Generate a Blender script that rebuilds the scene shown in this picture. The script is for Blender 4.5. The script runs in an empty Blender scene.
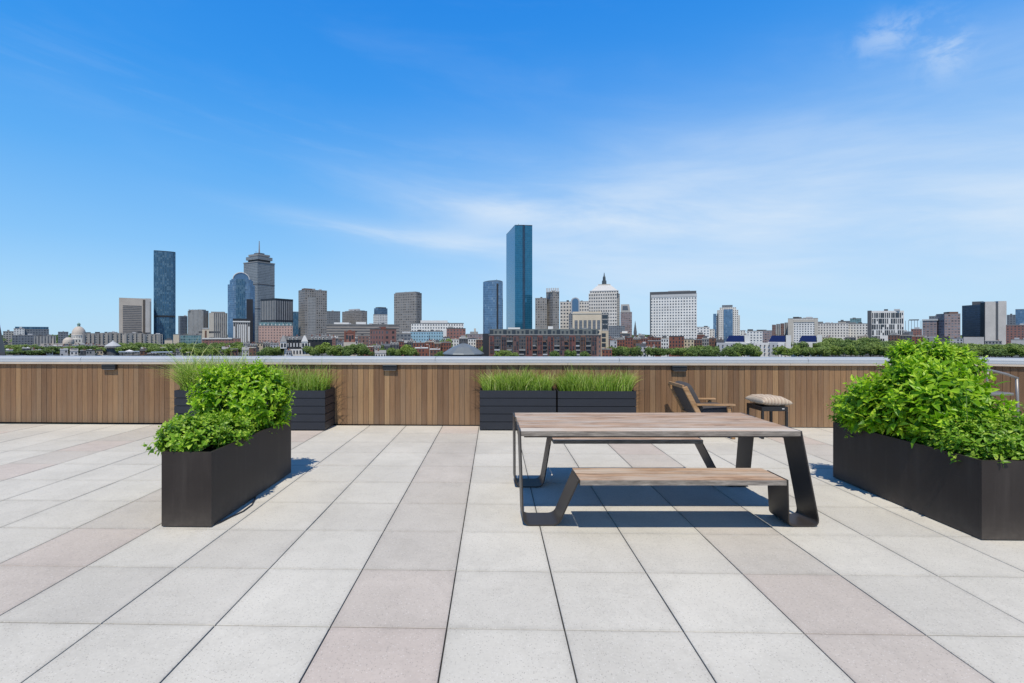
# palette of the light
SKY_TINT = (0.62, 1.02, 1.35)
SKY_SAT = 1.15
SKY_VAL = 1.0
HAZE_COL = (4.6, 6.7, 8.9)
CLOUD_COL = (7.2, 8.3, 9.5)
SUN_E = 4.15
import bpy, math, random
import numpy as np
from mathutils import Vector, Matrix
R = math.radians
random.seed(7)
sc = bpy.context.scene
COL = sc.collection
F, CX, HY, EYE = 480.0, 483.0, 334.0, 1.53     # focal length in px, principal point, eye height above the deck
ST = -20.0                                      # street level below the deck

# ------------------------------------------------------------------ camera
cam = bpy.data.cameras.new('camera'); camo = bpy.data.objects.new('camera', cam); COL.objects.link(camo)
cam.sensor_fit = 'HORIZONTAL'; cam.sensor_width = 36.0; cam.lens = 36.0*F/1024.0
cam.shift_x = (512-CX)/1024.0; cam.shift_y = -(341.5-HY)/1024.0
camo.location = (0, 0, EYE); camo.rotation_euler = (R(90), 0, 0)
cam.clip_start = 0.05; cam.clip_end = 30000
sc.camera = camo
sc.render.resolution_x, sc.render.resolution_y = 1024, 683
sc.view_settings.view_transform = 'Standard'; sc.view_settings.look = 'None'; sc.view_settings.exposure = 0
sc.cycles.use_denoising = True
sc.cycles.max_bounces = 8

# ------------------------------------------------------------------ node helpers
class NT:
    def __init__(s, tree): s.t = tree; s.n = tree.nodes; s.l = tree.links
    def new(s, typ, **kw):
        n = s.n.new(typ)
        for k, v in kw.items(): setattr(n, k, v)
        return n
    def put(s, sock, v):
        if hasattr(v, 'is_linked') or isinstance(v, bpy.types.NodeSocket): s.l.new(v, sock)
        else: sock.default_value = v
    def math(s, op, a, b=0.0, c=None, clamp=False):
        n = s.new('ShaderNodeMath', operation=op); n.use_clamp = clamp
        s.put(n.inputs[0], a); s.put(n.inputs[1], b)
        if c is not None: s.put(n.inputs[2], c)
        return n.outputs[0]
    def mix(s, f, a, b, blend='MIX'):
        n = s.new('ShaderNodeMix', data_type='RGBA', blend_type=blend)
        s.put(n.inputs[0], f)
        s.put(n.inputs[6], a if not isinstance(a, tuple) else (*a[:3], 1)); s.put(n.inputs[7], b if not isinstance(b, tuple) else (*b[:3], 1))
        return n.outputs[2]
    def noise(s, vec, scale, detail=3, rough=.55, dim='3D'):
        n = s.new('ShaderNodeTexNoise', noise_dimensions=dim)
        if vec is not None: s.l.new(vec, n.inputs['Vector'])
        n.inputs['Scale'].default_value = scale; n.inputs['Detail'].default_value = detail; n.inputs['Roughness'].default_value = rough
        return n.outputs['Fac']
    def scale(s, vec, sx, sy, sz):
        n = s.new('ShaderNodeMapping'); s.l.new(vec, n.inputs[0]); n.inputs['Scale'].default_value = (sx, sy, sz)
        return n.outputs[0]
    def ramp(s, f, stops):
        n = s.new('ShaderNodeValToRGB'); s.put(n.inputs[0], f)
        e = n.color_ramp.elements
        while len(e) < len(stops): e.new(0.5)
        for i, (p, c) in enumerate(stops):
            e[i].position = p; e[i].color = (*c[:3], 1) if isinstance(c, tuple) else (c, c, c, 1)
        return n.outputs[0]

def material(name):
    m = bpy.data.materials.new(name); m.use_nodes = True
    t = NT(m.node_tree); b = m.node_tree.nodes['Principled BSDF']
    return m, t, b

def plain(name, col, rough=.6, metal=0.0, noise=.12, nscale=8.0, spec=.5, bump=0.0):
    m, t, b = material(name)
    tc = t.new('ShaderNodeTexCoord').outputs['Object']
    n = t.noise(tc, nscale, 4)
    f = t.math('MULTIPLY_ADD', n, 2*noise, 1-noise)
    h = t.new('ShaderNodeMix', data_type='RGBA', blend_type='MULTIPLY'); h.inputs[0].default_value = 1
    h.inputs[6].default_value = (*col, 1); t.l.new(f, h.inputs[7])
    t.l.new(h.outputs[2], b.inputs['Base Color'])
    b.inputs['Roughness'].default_value = rough; b.inputs['Metallic'].default_value = metal
    b.inputs['Specular IOR Level'].default_value = spec
    if bump:
        bp = t.new('ShaderNodeBump'); bp.inputs['Strength'].default_value = bump; bp.inputs['Distance'].default_value = .01
        t.l.new(t.noise(tc, nscale*12, 3), bp.inputs['Height']); t.l.new(bp.outputs[0], b.inputs['Normal'])
    return m

# ------------------------------------------------------------------ mesh helpers
class MB:
    """collects faces; uv in window cells"""
    def __init__(s): s.v = []; s.f = []; s.uv = []; s.t = []; s.m = []
    def face(s, pts, uv=None, tint=0.5, mi=0):
        k = len(s.v); s.v += [tuple(p) for p in pts]; s.f.append(tuple(range(k, k+len(pts))))
        s.uv += uv if uv else [(0, 0)]*len(pts); s.t.append(tint); s.m.append(mi)
    def prism(s, poly, z0, z1, pu=None, pv=None, top=None, tint=.5, cap=1, nomerge=False):
        """poly anticlockwise; top: optional second polygon at z1"""
        top = top or poly; n = len(poly)
        nv = max(1, round((z1-z0)/pv)) if pv else 1
        acc = 0
        for i in range(n):
            a, b = poly[i], poly[(i+1) % n]; c, d = top[(i+1) % n], top[i]
            L = math.hypot(b[0]-a[0], b[1]-a[1])
            nu = max(1, round(L/pu)) if pu else 1
            s.face([(a[0], a[1], z0), (b[0], b[1], z0), (c[0], c[1], z1), (d[0], d[1], z1)],
                   [(acc, 0), (acc+nu, 0), (acc+nu, nv), (acc, nv)], tint)
            acc += nu
        if cap:
            s.face([(p[0], p[1], z1) for p in top], None, tint, mi=cap-1 if cap > 1 else 0)
            s.face([(p[0], p[1], z0) for p in reversed(poly)], None, tint)
        return s
    def box(s, x0, x1, y0, y1, z0, z1, tint=.5, pu=None, pv=None):
        return s.prism([(x0, y0), (x1, y0), (x1, y1), (x0, y1)], z0, z1, pu, pv, tint=tint)
    def tube(s, pts, r, n=8, tint=.5, r2=None):
        pts = [Vector(p) for p in pts]; rings = []
        up = Vector((0, 0, 1))
        for i, p in enumerate(pts):
            d = (pts[min(i+1, len(pts)-1)]-pts[max(i-1, 0)]).normalized()
            a = d.cross(up)
            if a.length < .05: a = d.cross(Vector((1, 0, 0)))
            a.normalize(); b = d.cross(a).normalized()
            rr = r if r2 is None else r+(r2-r)*i/(len(pts)-1)
            rings.append([p+a*math.cos(2*math.pi*k/n)*rr+b*math.sin(2*math.pi*k/n)*rr for k in range(n)])
        for A, B in zip(rings, rings[1:]):
            for k in range(n): s.face([A[k], B[k], B[(k+1) % n], A[(k+1) % n]], None, tint)
        s.face(rings[0], None, tint); s.face(list(reversed(rings[-1])), None, tint)
        return s
    def lathe(s, prof, n=24, cx=0, cy=0, pu=None):
        for (r0, z0), (r1, z1) in zip(prof, prof[1:]):
            for k in range(n):
                a, b = 2*math.pi*k/n, 2*math.pi*(k+1)/n
                P = lambda r, z, t: (cx+r*math.cos(t), cy+r*math.sin(t), z)
                if r1 < 1e-6: s.face([P(r0, z0, a), P(r0, z0, b), P(r1, z1, a)])
                elif r0 < 1e-6: s.face([P(r0, z0, a), P(r1, z1, b), P(r1, z1, a)])
                else: s.face([P(r0, z0, a), P(r0, z0, b), P(r1, z1, b), P(r1, z1, a)], [(k, 0), (k+1, 0), (k+1, 1), (k, 1)])
        return s
    def bar(s, a, b, w, h, tint=.5):
        """rectangular bar from a to b, width w (horizontal), height h"""
        a, b = Vector(a), Vector(b); d = (b-a).normalized(); sd = d.cross(Vector((0, 0, 1)))
        if sd.length < .05: sd = Vector((1, 0, 0))
        sd.normalize(); u = sd.cross(d).normalized()
        q = [(-w/2, -h/2), (w/2, -h/2), (w/2, h/2), (-w/2, h/2)]
        A = [a+sd*x+u*y for x, y in q]; B = [b+sd*x+u*y for x, y in q]
        for k in range(4): s.face([A[k], A[(k+1) % 4], B[(k+1) % 4], B[k]], None, tint)
        s.face(list(reversed(A)), None, tint); s.face(B, None, tint)
        return s
    def build(s, name, mat, parent=None, smooth=False, merge=True, bevel=0, loc=None):
        me = bpy.data.meshes.new(name); me.from_pydata(s.v, [], s.f)
        uvl = me.uv_layers.new(name='cells'); uvl.data.foreach_set('uv', [c for p in s.uv for c in p])
        at = me.attributes.new('tint', 'FLOAT', 'FACE'); at.data.foreach_set('value', s.t)
        if merge:
            import bmesh
            bm = bmesh.new(); bm.from_mesh(me); bmesh.ops.remove_doubles(bm, verts=bm.verts, dist=1e-4)
            bmesh.ops.recalc_face_normals(bm, faces=bm.faces)
            bm.to_mesh(me); bm.free()
        if smooth: me.polygons.foreach_set('use_smooth', [True]*len(me.polygons))
        o = bpy.data.objects.new(name, me); COL.objects.link(o)
        for m in (mat if isinstance(mat, (list, tuple)) else [mat]): me.materials.append(m)
        if parent: o.parent = parent
        if loc: o.location = loc
        if bevel:
            md = o.modifiers.new('bevel', 'BEVEL'); md.width = bevel; md.segments = 2; md.limit_method = 'ANGLE'; md.angle_limit = R(40)
        return o

def np_mesh(name, V, Fq, mat, parent=None, tint=None, smooth=False, uv=None):
    me = bpy.data.meshes.new(name)
    me.vertices.add(len(V)); me.vertices.foreach_set('co', V.astype(np.float32).ravel())
    nf, k = Fq.shape
    me.loops.add(nf*k); me.loops.foreach_set('vertex_index', Fq.astype(np.int32).ravel())
    me.polygons.add(nf); me.polygons.foreach_set('loop_start', np.arange(nf, dtype=np.int32)*k)
    me.update(calc_edges=True)
    if tint is not None:
        at = me.attributes.new('tint', 'FLOAT', 'FACE'); at.data.foreach_set('value', tint.astype(np.float32))
    if uv is not None:
        u = me.uv_layers.new(name='cells'); u.data.foreach_set('uv', uv.astype(np.float32).ravel())
    if smooth: me.polygons.foreach_set('use_smooth', [True]*nf)
    me.materials.append(mat)
    o = bpy.data.objects.new(name, me); COL.objects.link(o)
    if parent: o.parent = parent
    return o

def tag(o, label, cat, group=None, kind=None):
    o['label'] = label; o['category'] = cat
    if group: o['group'] = group
    if kind: o['kind'] = kind
    return o
def thing(name, label, cat, loc=(0, 0, 0), rz=0, group=None):
    o = bpy.data.objects.new(name, None); COL.objects.link(o)
    o.empty_display_size = .2
    o.location = loc; o.rotation_euler = (0, 0, rz)
    return tag(o, label, cat, group)
def struct(o, label=None):
    o['kind'] = 'structure'
    if label: o['label'] = label
    return o
def copy_tree(root, label, loc, rz=0, scale=(1, 1, 1)):
    r = root.copy(); COL.objects.link(r); r.location = loc; r.rotation_euler = (0, 0, rz); r.scale = scale; r['label'] = label
    for ch in list(root.children):
        c = ch.copy(); COL.objects.link(c); c.parent = r
        for g in list(ch.children):
            d = g.copy(); COL.objects.link(d); d.parent = c
    return r

# ------------------------------------------------------------------ world: sky with thin cirrus
W = bpy.data.worlds.new('World'); sc.world = W; W.use_nodes = True
SUNV = Vector((0.08, 0.55, -1.0)).normalized()
elev = math.asin(-SUNV.z); azim = math.atan2(-SUNV.x, -SUNV.y)
wt = NT(W.node_tree); bg = W.node_tree.nodes['Background']
sky = wt.new('ShaderNodeTexSky', sky_type='NISHITA'); sky.sun_disc = False
sky.sun_elevation = elev; sky.sun_rotation = azim; sky.air_density = 1.0; sky.dust_density = .35; sky.ozone_density = 2.2; sky.altitude = 30
g = wt.new('ShaderNodeTexCoord').outputs['Generated']
sp = wt.new('ShaderNodeSeparateXYZ'); wt.l.new(g, sp.inputs[0]); X, Y, Z = sp.outputs
az = wt.math('ARCTAN2', X, Y)                 # 0 straight ahead, + to the right
el = wt.math('ARCSINE', Z)
cb = wt.new('ShaderNodeCombineXYZ'); wt.put(cb.inputs[0], az)
tilt = wt.math('MULTIPLY_ADD', az, .10, el)   # streaks slope down to the right
wt.put(cb.inputs[1], tilt)
def band(c, w, v):      # soft bump around c
    d = wt.math('DIVIDE', wt.math('SUBTRACT', v, c), w)
    return wt.math('POWER', 2.718, wt.math('MULTIPLY', wt.math('MULTIPLY', d, d), -1.0))
def nz(sx, sy, scale, det, rough, off=0):
    mp = wt.new('ShaderNodeMapping'); wt.l.new(cb.outputs[0], mp.inputs[0]); mp.inputs['Scale'].default_value = (sx, sy, 1); mp.inputs['Location'].default_value = (off, off*.7, off)
    n = wt.new('ShaderNodeTexNoise'); wt.l.new(mp.outputs[0], n.inputs['Vector']); n.inputs['Scale'].default_value = scale
    n.inputs['Detail'].default_value = det; n.inputs['Roughness'].default_value = rough; n.inputs['Distortion'].default_value = .35
    return n.outputs['Fac']
def sstep(a, b, v):
    m = wt.new('ShaderNodeMapRange', interpolation_type='SMOOTHSTEP'); wt.put(m.inputs[0], v); m.inputs[1].default_value = a; m.inputs[2].default_value = b
    return m.outputs[0]
n1 = nz(1.0, 4.5, 2.2, 7, .58, 3.1)
n2 = nz(1.2, 9.0, 4.0, 6, .6, 8.7)
n3 = nz(1.0, 2.0, 1.6, 4, .5, 1.3)
rightside = sstep(-.35, .75, az)
veil = wt.math('MULTIPLY', wt.math('MULTIPLY', band(.19, .18, el), sstep(-.50, .50, az)), wt.math('MULTIPLY_ADD', sstep(.30, .75, n1), .50, .50))
str1 = wt.math('MULTIPLY', wt.math('MULTIPLY', band(.215, .055, wt.math('MULTIPLY_ADD', az, .16, el)), sstep(.40, .72, n3)), wt.math('MULTIPLY', band(-.10, .38, az), .8))
high = wt.math('MULTIPLY', wt.math('MULTIPLY', sstep(.50, .85, n1), sstep(.15, .5, el)), .05)
streak2 = wt.math('MULTIPLY', wt.math('MULTIPLY', band(.33, .05, tilt), sstep(.45, .75, n2)), .06)
# two small puffs high on the right
pn = nz(6, 9, 3.0, 6, .62, 5.0)
puff = None
for (pa, pe, wa, we) in ((.70, .445, .045, .026), (.768, .405, .030, .035)):
    q = wt.math('MULTIPLY', wt.math('MULTIPLY', band(pa, wa, az), band(pe, we, el)), sstep(.38, .66, pn))
    puff = q if puff is None else wt.math('ADD', puff, q)
cl = wt.math('ADD', wt.math('MULTIPLY', veil, .86), wt.math('MULTIPLY', str1, .62))
wl = wt.math('MULTIPLY_ADD', az, .11, el)
wisp = wt.math('MULTIPLY', wt.math('MULTIPLY', band(.183, .020, wt.math('MULTIPLY_ADD', n2, .02, wt.math('SUBTRACT', wl, .01))), band(-.14, .26, az)), wt.math('MULTIPLY_ADD', sstep(.30, .70, n2), .26, .16))
wisp2 = wt.math('MULTIPLY', wt.math('MULTIPLY', band(.262, .030, wl), band(.05, .40, az)), wt.math('MULTIPLY', sstep(.35, .75, n1), .38))
cl = wt.math('ADD', cl, wisp); cl = wt.math('ADD', cl, wisp2)
cl = wt.math('ADD', cl, high); cl = wt.math('ADD', cl, streak2); cl = wt.math('ADD', cl, wt.math('MULTIPLY', puff, .34), clamp=True)
skyc = wt.mix(1.0, sky.outputs[0], (SKY_TINT), 'MULTIPLY')
zc = wt.math('MAXIMUM', Z, 0.0)
grad = wt.ramp(zc, [(0.0, (.50, .74, .96)), (.06, (.43, .71, .97)), (.16, (.26, .58, .97)), (.30, (.115, .44, .95)), (.44, (.040, .325, .90)), (.60, (.016, .25, .83)), (.70, (.014, .10, .36)), (1.0, (.010, .05, .19))])
gsc = wt.new('ShaderNodeVectorMath', operation='SCALE'); wt.l.new(grad, gsc.inputs[0]); gsc.inputs['Scale'].default_value = 10.0
lowc = wt.mix(.88, skyc, gsc.outputs[0])
final = wt.mix(cl, lowc, CLOUD_COL)
wt.l.new(final, bg.inputs['Color']); bg.inputs['Strength'].default_value = 0.10

sun = bpy.data.lights.new('sun', 'SUN'); suno = bpy.data.objects.new('sun', sun); COL.objects.link(suno)
sun.energy = SUN_E; sun.angle = R(.5); sun.color = (1.0, .925, .80)
suno.rotation_euler = SUNV.to_track_quat('-Z', 'Y').to_euler(); suno.location = (-2, -6, 12)
# ================================================================== ROOF TERRACE
SK = 0.0229     # the paving grid is turned a little against the view
def grid(u, v): return (u+SK*v, v-SK*u)      # paving coordinates -> world

def paver_material():
    m, t, b = material('concrete_paver')
    tc = t.new('ShaderNodeTexCoord').outputs['Object']
    tint = t.new('ShaderNodeAttribute', attribute_name='tint').outputs['Fac']
    base = t.ramp(tint, [(0.0, (.545, .517, .458)), (.25, (.578, .550, .486)), (.58, (.610, .582, .514)), (.64, (.520, .486, .430)), (.85, (.525, .482, .424)), (1.0, (.545, .474, .418))])
    blot = t.noise(tc, 1.3, 5, .6)
    c = t.mix(1.0, base, t.ramp(blot, [(.25, .90), (.7, 1.05)]), 'MULTIPLY')
    stain = t.noise(tc, .45, 4, .6)
    c = t.mix(1.0, c, t.ramp(stain, [(.3, .93), (.65, 1.03)]), 'MULTIPLY')
    fine = t.noise(tc, 55, 3, .7)
    c = t.mix(1.0, c, t.ramp(fine, [(.3, .93), (.5, 1.0), (.72, 1.03)]), 'MULTIPLY')
    uv = t.new('ShaderNodeUVMap', uv_map='cells').outputs[0]; su = t.new('ShaderNodeSeparateXYZ'); t.l.new(uv, su.inputs[0])
    eu = t.math('MINIMUM', su.outputs[0], t.math('SUBTRACT', 1.0, su.outputs[0])); ev = t.math('MINIMUM', su.outputs[1], t.math('SUBTRACT', 1.0, su.outputs[1]))
    ed_ = t.math('ADD', t.math('MINIMUM', eu, ev), t.math('MULTIPLY_ADD', t.noise(tc, 7, 5, .7), .10, -.05))
    c = t.mix(1.0, c, t.ramp(ed_, [(0.0, .86), (.020, .95), (.07, 1.0)]), 'MULTIPLY')
    wm = t.noise(tc, .8, 6, .62)
    c = t.mix(1.0, c, t.ramp(wm, [(.30, .90), (.42, .97), (.47, 1.0), (.49, .945), (.53, 1.0), (.70, 1.02)]), 'MULTIPLY')
    dr = t.noise(tc, 2.7, 7, .7)
    c = t.mix(t.ramp(dr, [(.60, 0.0), (.78, .30)]), c, (.30, .27, .23))
    vo = t.new('ShaderNodeTexVoronoi'); t.l.new(tc, vo.inputs['Vector']); vo.inputs['Scale'].default_value = 95
    sepc = t.new('ShaderNodeSeparateColor'); t.l.new(vo.outputs['Color'], sepc.inputs[0])
    spot = t.math('MULTIPLY', t.math('LESS_THAN', vo.outputs['Distance'], .30), t.math('GREATER_THAN', sepc.outputs[0], .72))
    c = t.mix(t.math('MULTIPLY', spot, .46), c, (.22, .20, .18))
    spot2 = t.math('MULTIPLY', t.math('LESS_THAN', vo.outputs['Distance'], .32), t.math('LESS_THAN', sepc.outputs[0], .16))
    c = t.mix(t.math('MULTIPLY', spot2, .28), c, (.80, .78, .75))
    t.l.new(c, b.inputs['Base Color']); b.inputs['Roughness'].default_value = .85; b.inputs['Specular IOR Level'].default_value = .25
    bp = t.new('ShaderNodeBump'); bp.inputs['Strength'].default_value = .25; bp.inputs['Distance'].default_value = .003
    t.l.new(t.noise(tc, 160, 3, .6), bp.inputs['Height']); t.l.new(bp.outputs[0], b.inputs['Normal'])
    return m
M_PAVER = paver_material()
M_GAP = plain('joint_grit', (.035, .033, .03), .95)
rnd = random.Random(3)
TS = 0.61
mb = MB()
for i in range(-20, 20):
    for j in range(-12, 11):
        u0 = -.855+TS*i; v0 = 2.49+TS*j
        gu = .0030; gv = .0023
        gl = gu+(.0012*rnd.random()); gr = gu+(.0012*rnd.random()); jb = gv+.0008*rnd.random()
        a = rnd.random()
        tint = (.66+.34*a) if i % 4 == 0 else .10+.46*a
        if i % 4 == 0 and j <= 0: tint = max(tint, .92)
        if i % 4 and rnd.random() < .05: tint = .02
        dz = (rnd.random()-.5)*.0016
        P = [(u0+gl, v0+jb), (u0+TS-gr, v0+jb), (u0+TS-gr, v0+TS-jb), (u0+gl, v0+TS-jb)]
        if grid(*P[0])[1] > 8.0: continue
        c = .0022
        Pi = [(P[0][0]+c, P[0][1]+c), (P[1][0]-c, P[1][1]+c), (P[2][0]-c, P[2][1]-c), (P[3][0]+c, P[3][1]-c)]
        W_ = lambda q: [grid(*p) for p in q]
        A, B = W_(P), W_(Pi)
        zt = [dz+(rnd.random()-.5)*.0008 for _ in range(4)]
        mb.face([(B[k][0], B[k][1], zt[k]) for k in range(4)], [(0, 0), (1, 0), (1, 1), (0, 1)], tint)
        for k in range(4):
            l = (k+1) % 4
            mb.face([(A[k][0], A[k][1], dz-.002), (A[l][0], A[l][1], dz-.002), (B[l][0], B[l][1], zt[l]), (B[k][0], B[k][1], zt[k])], None, tint)
            mb.face([(A[k][0], A[k][1], dz-.022), (A[l][0], A[l][1], dz-.022), (A[l][0], A[l][1], dz-.002), (A[k][0], A[k][1], dz-.002)], None, tint)
struct(mb.build('paved_deck', M_PAVER, merge=False), 'large square concrete pavers of the roof terrace with pinkish columns')
b = MB().box(-13.2, 13.2, -5.4, 8.15, -.30, -.018)
struct(b.build('deck_slab', M_GAP))

# ---- parapet: turned a little so that it comes closer on the right
M_COPE = plain('coping_metal', (.37, .40, .43), .6, .0, .08, 3.0)
M_TRIM = plain('trim_wood', (.52, .44, .35), .6, 0, .15, 6)
M_BLACK = plain('black_powder_coat', (.020, .020, .022), .45, .1, .15, 5)
def board_material(name, dark=1.0, red=0.0):
    m, t, b = material(name)
    tc = t.new('ShaderNodeTexCoord').outputs['Object']
    tint = t.new('ShaderNodeAttribute', attribute_name='tint').outputs['Fac']
    c = t.ramp(tint, [(0, (.175*dark+red, .098*dark, .045*dark)), (.3, (.26*dark+red, .148*dark, .070*dark)), (.55, (.33*dark+red, .196*dark, .092*dark)), (.78, (.27*dark+red, .172*dark, .092*dark)), (.92, (.35*dark+red, .205*dark, .095*dark)), (1, (.43*dark+red, .27*dark, .13*dark))])
    off = t.new('ShaderNodeCombineXYZ'); t.put(off.inputs[0], t.math('MULTIPLY', tint, 37.0)); t.put(off.inputs[2], t.math('MULTIPLY', tint, 11.0))
    va = t.new('ShaderNodeVectorMath', operation='ADD'); t.l.new(tc, va.inputs[0]); t.l.new(off.outputs[0], va.inputs[1])
    g1 = t.noise(t.scale(va.outputs[0], 60, 60, 2.2), 1.0, 6, .65)
    c = t.mix(1.0, c, t.ramp(g1, [(.28, .70), (.5, 1.0), (.75, 1.22)]), 'MULTIPLY')
    g2 = t.noise(t.scale(va.outputs[0], 6, 6, .9), 1.0, 4, .6)
    c = t.mix(t.ramp(g2, [(.48, 0.0), (.80, .45)]), c, (.25*dark+red, .185*dark, .125*dark))
    sp_ = t.new('ShaderNodeSeparateXYZ'); t.l.new(tc, sp_.inputs[0])
    low = t.math('MULTIPLY', t.math('POWER', t.math('SUBTRACT', 1.0, sp_.outputs[2], clamp=True), 3.0), t.noise(t.scale(tc, 9, 9, 2), 1, 4))
    c = t.mix(t.math('MULTIPLY', low, .35), c, (.42*dark+red, .35*dark, .26*dark))
    t.l.new(c, b.inputs['Base Color']); b.inputs['Roughness'].default_value = .72
    bp = t.new('ShaderNodeBump'); bp.inputs['Strength'].default_value = .3; bp.inputs['Distance'].default_value = .004
    t.l.new(g1, bp.inputs['Height']); t.l.new(bp.outputs[0], b.inputs['Normal'])
    return m
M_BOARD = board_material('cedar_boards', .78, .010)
M_BOARD2 = board_material('shaded_cedar_boards', .42, .012)  # same boards darkened: shade of the turned length put into the colour
def parapet(name, label, loc, rz, L0, L1, mat, seed, lights=()):
    w = thing(name, label, 'parapet wall', loc, rz)
    r = random.Random(seed)
    mb = MB(); x = L0
    MB().box(L0, L1, .03, .30, -.02, 1.015).build('backing', M_BLACK, w)
    while x < L1:
        bw = .090+(r.random()-.5)*.004
        t0 = r.random(); tn = .02+t0*.80 if r.random() > .09 else .86+.14*r.random()
        dy = (r.random()-.5)*.004
        mb.box(x+.0025, min(x+bw-.0025, L1), dy, .025, .012, 1.014, tint=tn)
        x += bw
    mb.build('board_panel', mat, w, merge=False)
    # timber ledge under the metal coping
    t = MB()
    x = L0; 
    while x < L1:
        e = min(x+3.6, L1); t.box(x+.002, e-.002, -.045, .32, 1.018, 1.048, tint=r.random()); x = e
    t.build('ledge', M_TRIM, w, merge=False, bevel=.004)
    c = MB(); x = L0
    prof = [(-.026, 1.050), (-.026, 1.074), (-.018, 1.079), (-.018, 1.108), (.000, 1.128), (.020, 1.138), (.330, 1.142), (.345, 1.130), (.345, 1.050)]
    while x < L1:
        e = min(x+3.05, L1)
        for (a, za), (b_, zb) in zip(prof, prof[1:]):
            c.face([(x+.003, a, za), (e-.003, a, za), (e-.003, b_, zb), (x+.003, b_, zb)])
        c.face([(x+.003, p, q) for p, q in reversed(prof)]); c.face([(e-.003, p, q) for p, q in prof])
        # standing clip over the joint
        c.box(e-.02, e+.02, -.029, .34, 1.052, 1.076)
        x = e
    c.build('coping', M_COPE, w, merge=False)
    return w
WRZ = -math.atan(.034)
wy = lambda x: 8.29-.034*(x+8.34)
parapet('parapet_wall', 'long low parapet of vertical cedar boards under a grey metal coping', (0, wy(0), 0), WRZ, -13.0, 8.12, M_BOARD, 5)
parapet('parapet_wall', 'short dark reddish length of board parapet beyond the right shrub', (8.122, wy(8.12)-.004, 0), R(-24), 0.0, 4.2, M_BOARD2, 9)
M_LAMPG = plain('lamp_grey', (.10, .11, .12), .4, .3)
for px, lb in ((111, 'small dark step light under the parapet ledge, the leftmost one'), (390.5, 'small dark step light under the parapet ledge between the grass planters'), (678.5, 'small dark step light under the parapet ledge above the lounge chair')):
    d = 8.2; x = (px-CX)/F*d; x = (px-CX)/F*wy(x)
    l = thing('wall_light', lb, 'light', (x, wy(x), .915), WRZ, 'step lights under the parapet ledge')
    MB().box(-.12, .12, -.060, -.006, .015, .085).build('housing', M_BLACK, l, bevel=.006)
    MB().box(-.115, .115, -.075, -.008, .085, .094).build('hood', M_LAMPG, l, bevel=.002)
    MB().box(-.10, .10, -.055, -.012, .008, .014).build('lens', plain('lens_glass', (.25, .26, .27), .2), l)

# ---- planters
def charcoal():
    m, t, b = material('charcoal_metal')
    tc = t.new('ShaderNodeTexCoord').outputs['Object']
    s_ = t.new('ShaderNodeSeparateXYZ'); t.l.new(tc, s_.inputs[0])
    n = t.noise(tc, 2.2, 6, .65); v = t.noise(t.scale(tc, 9, 9, .7), 1.0, 5, .65); f = t.noise(tc, 60, 3)
    c = t.mix(t.ramp(n, [(.3, 0.0), (.75, 1.0)]), (.026, .021, .0195), (.040, .033, .030))
    c = t.mix(t.ramp(v, [(.52, 0.0), (.78, .45)]), c, (.065, .056, .050))
    low = t.math('POWER', t.math('SUBTRACT', 1.0, t.math('MULTIPLY', s_.outputs[2], 3.2), clamp=True), 2.0)
    c = t.mix(t.math('MULTIPLY', low, t.math('MULTIPLY', t.noise(tc, 14, 5, .7), .75)), c, (.15, .13, .11))
    sc2 = t.noise(t.scale(tc, 3, 3, 120), 1.0, 2)
    c = t.mix(t.ramp(sc2, [(.72, 0.0), (.76, .22)]), c, (.10, .09, .085))
    t.l.new(c, b.inputs['Base Color']); t.l.new(t.math('MULTIPLY_ADD', n, .25, .36), b.inputs['Roughness']); b.inputs['Specular IOR Level'].default_value = .2
    bp = t.new('ShaderNodeBump'); bp.inputs['Strength'].default_value = .12; bp.inputs['Distance'].default_value = .01
    t.l.new(t.noise(tc, 1.6, 3), bp.inputs['Height']); t.l.new(bp.outputs[0], b.inputs['Normal'])
    return m
M_CHAR = charcoal()
M_SOIL = plain('soil', (.035, .024, .016), .95, 0, .5, 14, bump=.6)
def smooth_planter(label, u0, u1, v0, v1, h):
    p = thing('planter', label, 'planter', (*grid(u0, v0), 0), -math.atan(SK), 'smooth charcoal box planters')
    w, l, t = u1-u0, v1-v0, .022
    b = MB(); 
    b.box(0, w, 0, t, .008, h); b.box(0, w, l-t, l, .008, h); b.box(0, t, t+.0005, l-t-.0005, .008, h); b.box(w-t, w, t+.0005, l-t-.0005, .008, h)
    b.build('box', M_CHAR, p, merge=False, bevel=.003)
    MB().box(t+.001, w-t-.001, t+.001, l-t-.001, .05, h-.05).build('soil', M_SOIL, p)
    MB().box(.03, w-.03, .03, l-.03, 0, .05).build('base', M_BLACK, p)
    return p
def ug(x, y):   # world -> paving coordinates
    u = (x-SK*y)/(1+SK*SK); return u, y+SK*u
uL, vL = ug(-2.545, 3.80)
smooth_planter('smooth charcoal box planter on the left, running toward the parapet', uL, uL+.40, vL, vL+1.49, .595)
uR, vR = ug(3.694, 3.555)
smooth_planter('smooth charcoal box planter on the right, cut by the photo edge', uR-.0, uR+.62, vR, vR+1.56, .592)
M_SLAT = plain('blue_black_slats', (.018, .021, .030), .5, 0, .2, 6)
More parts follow.
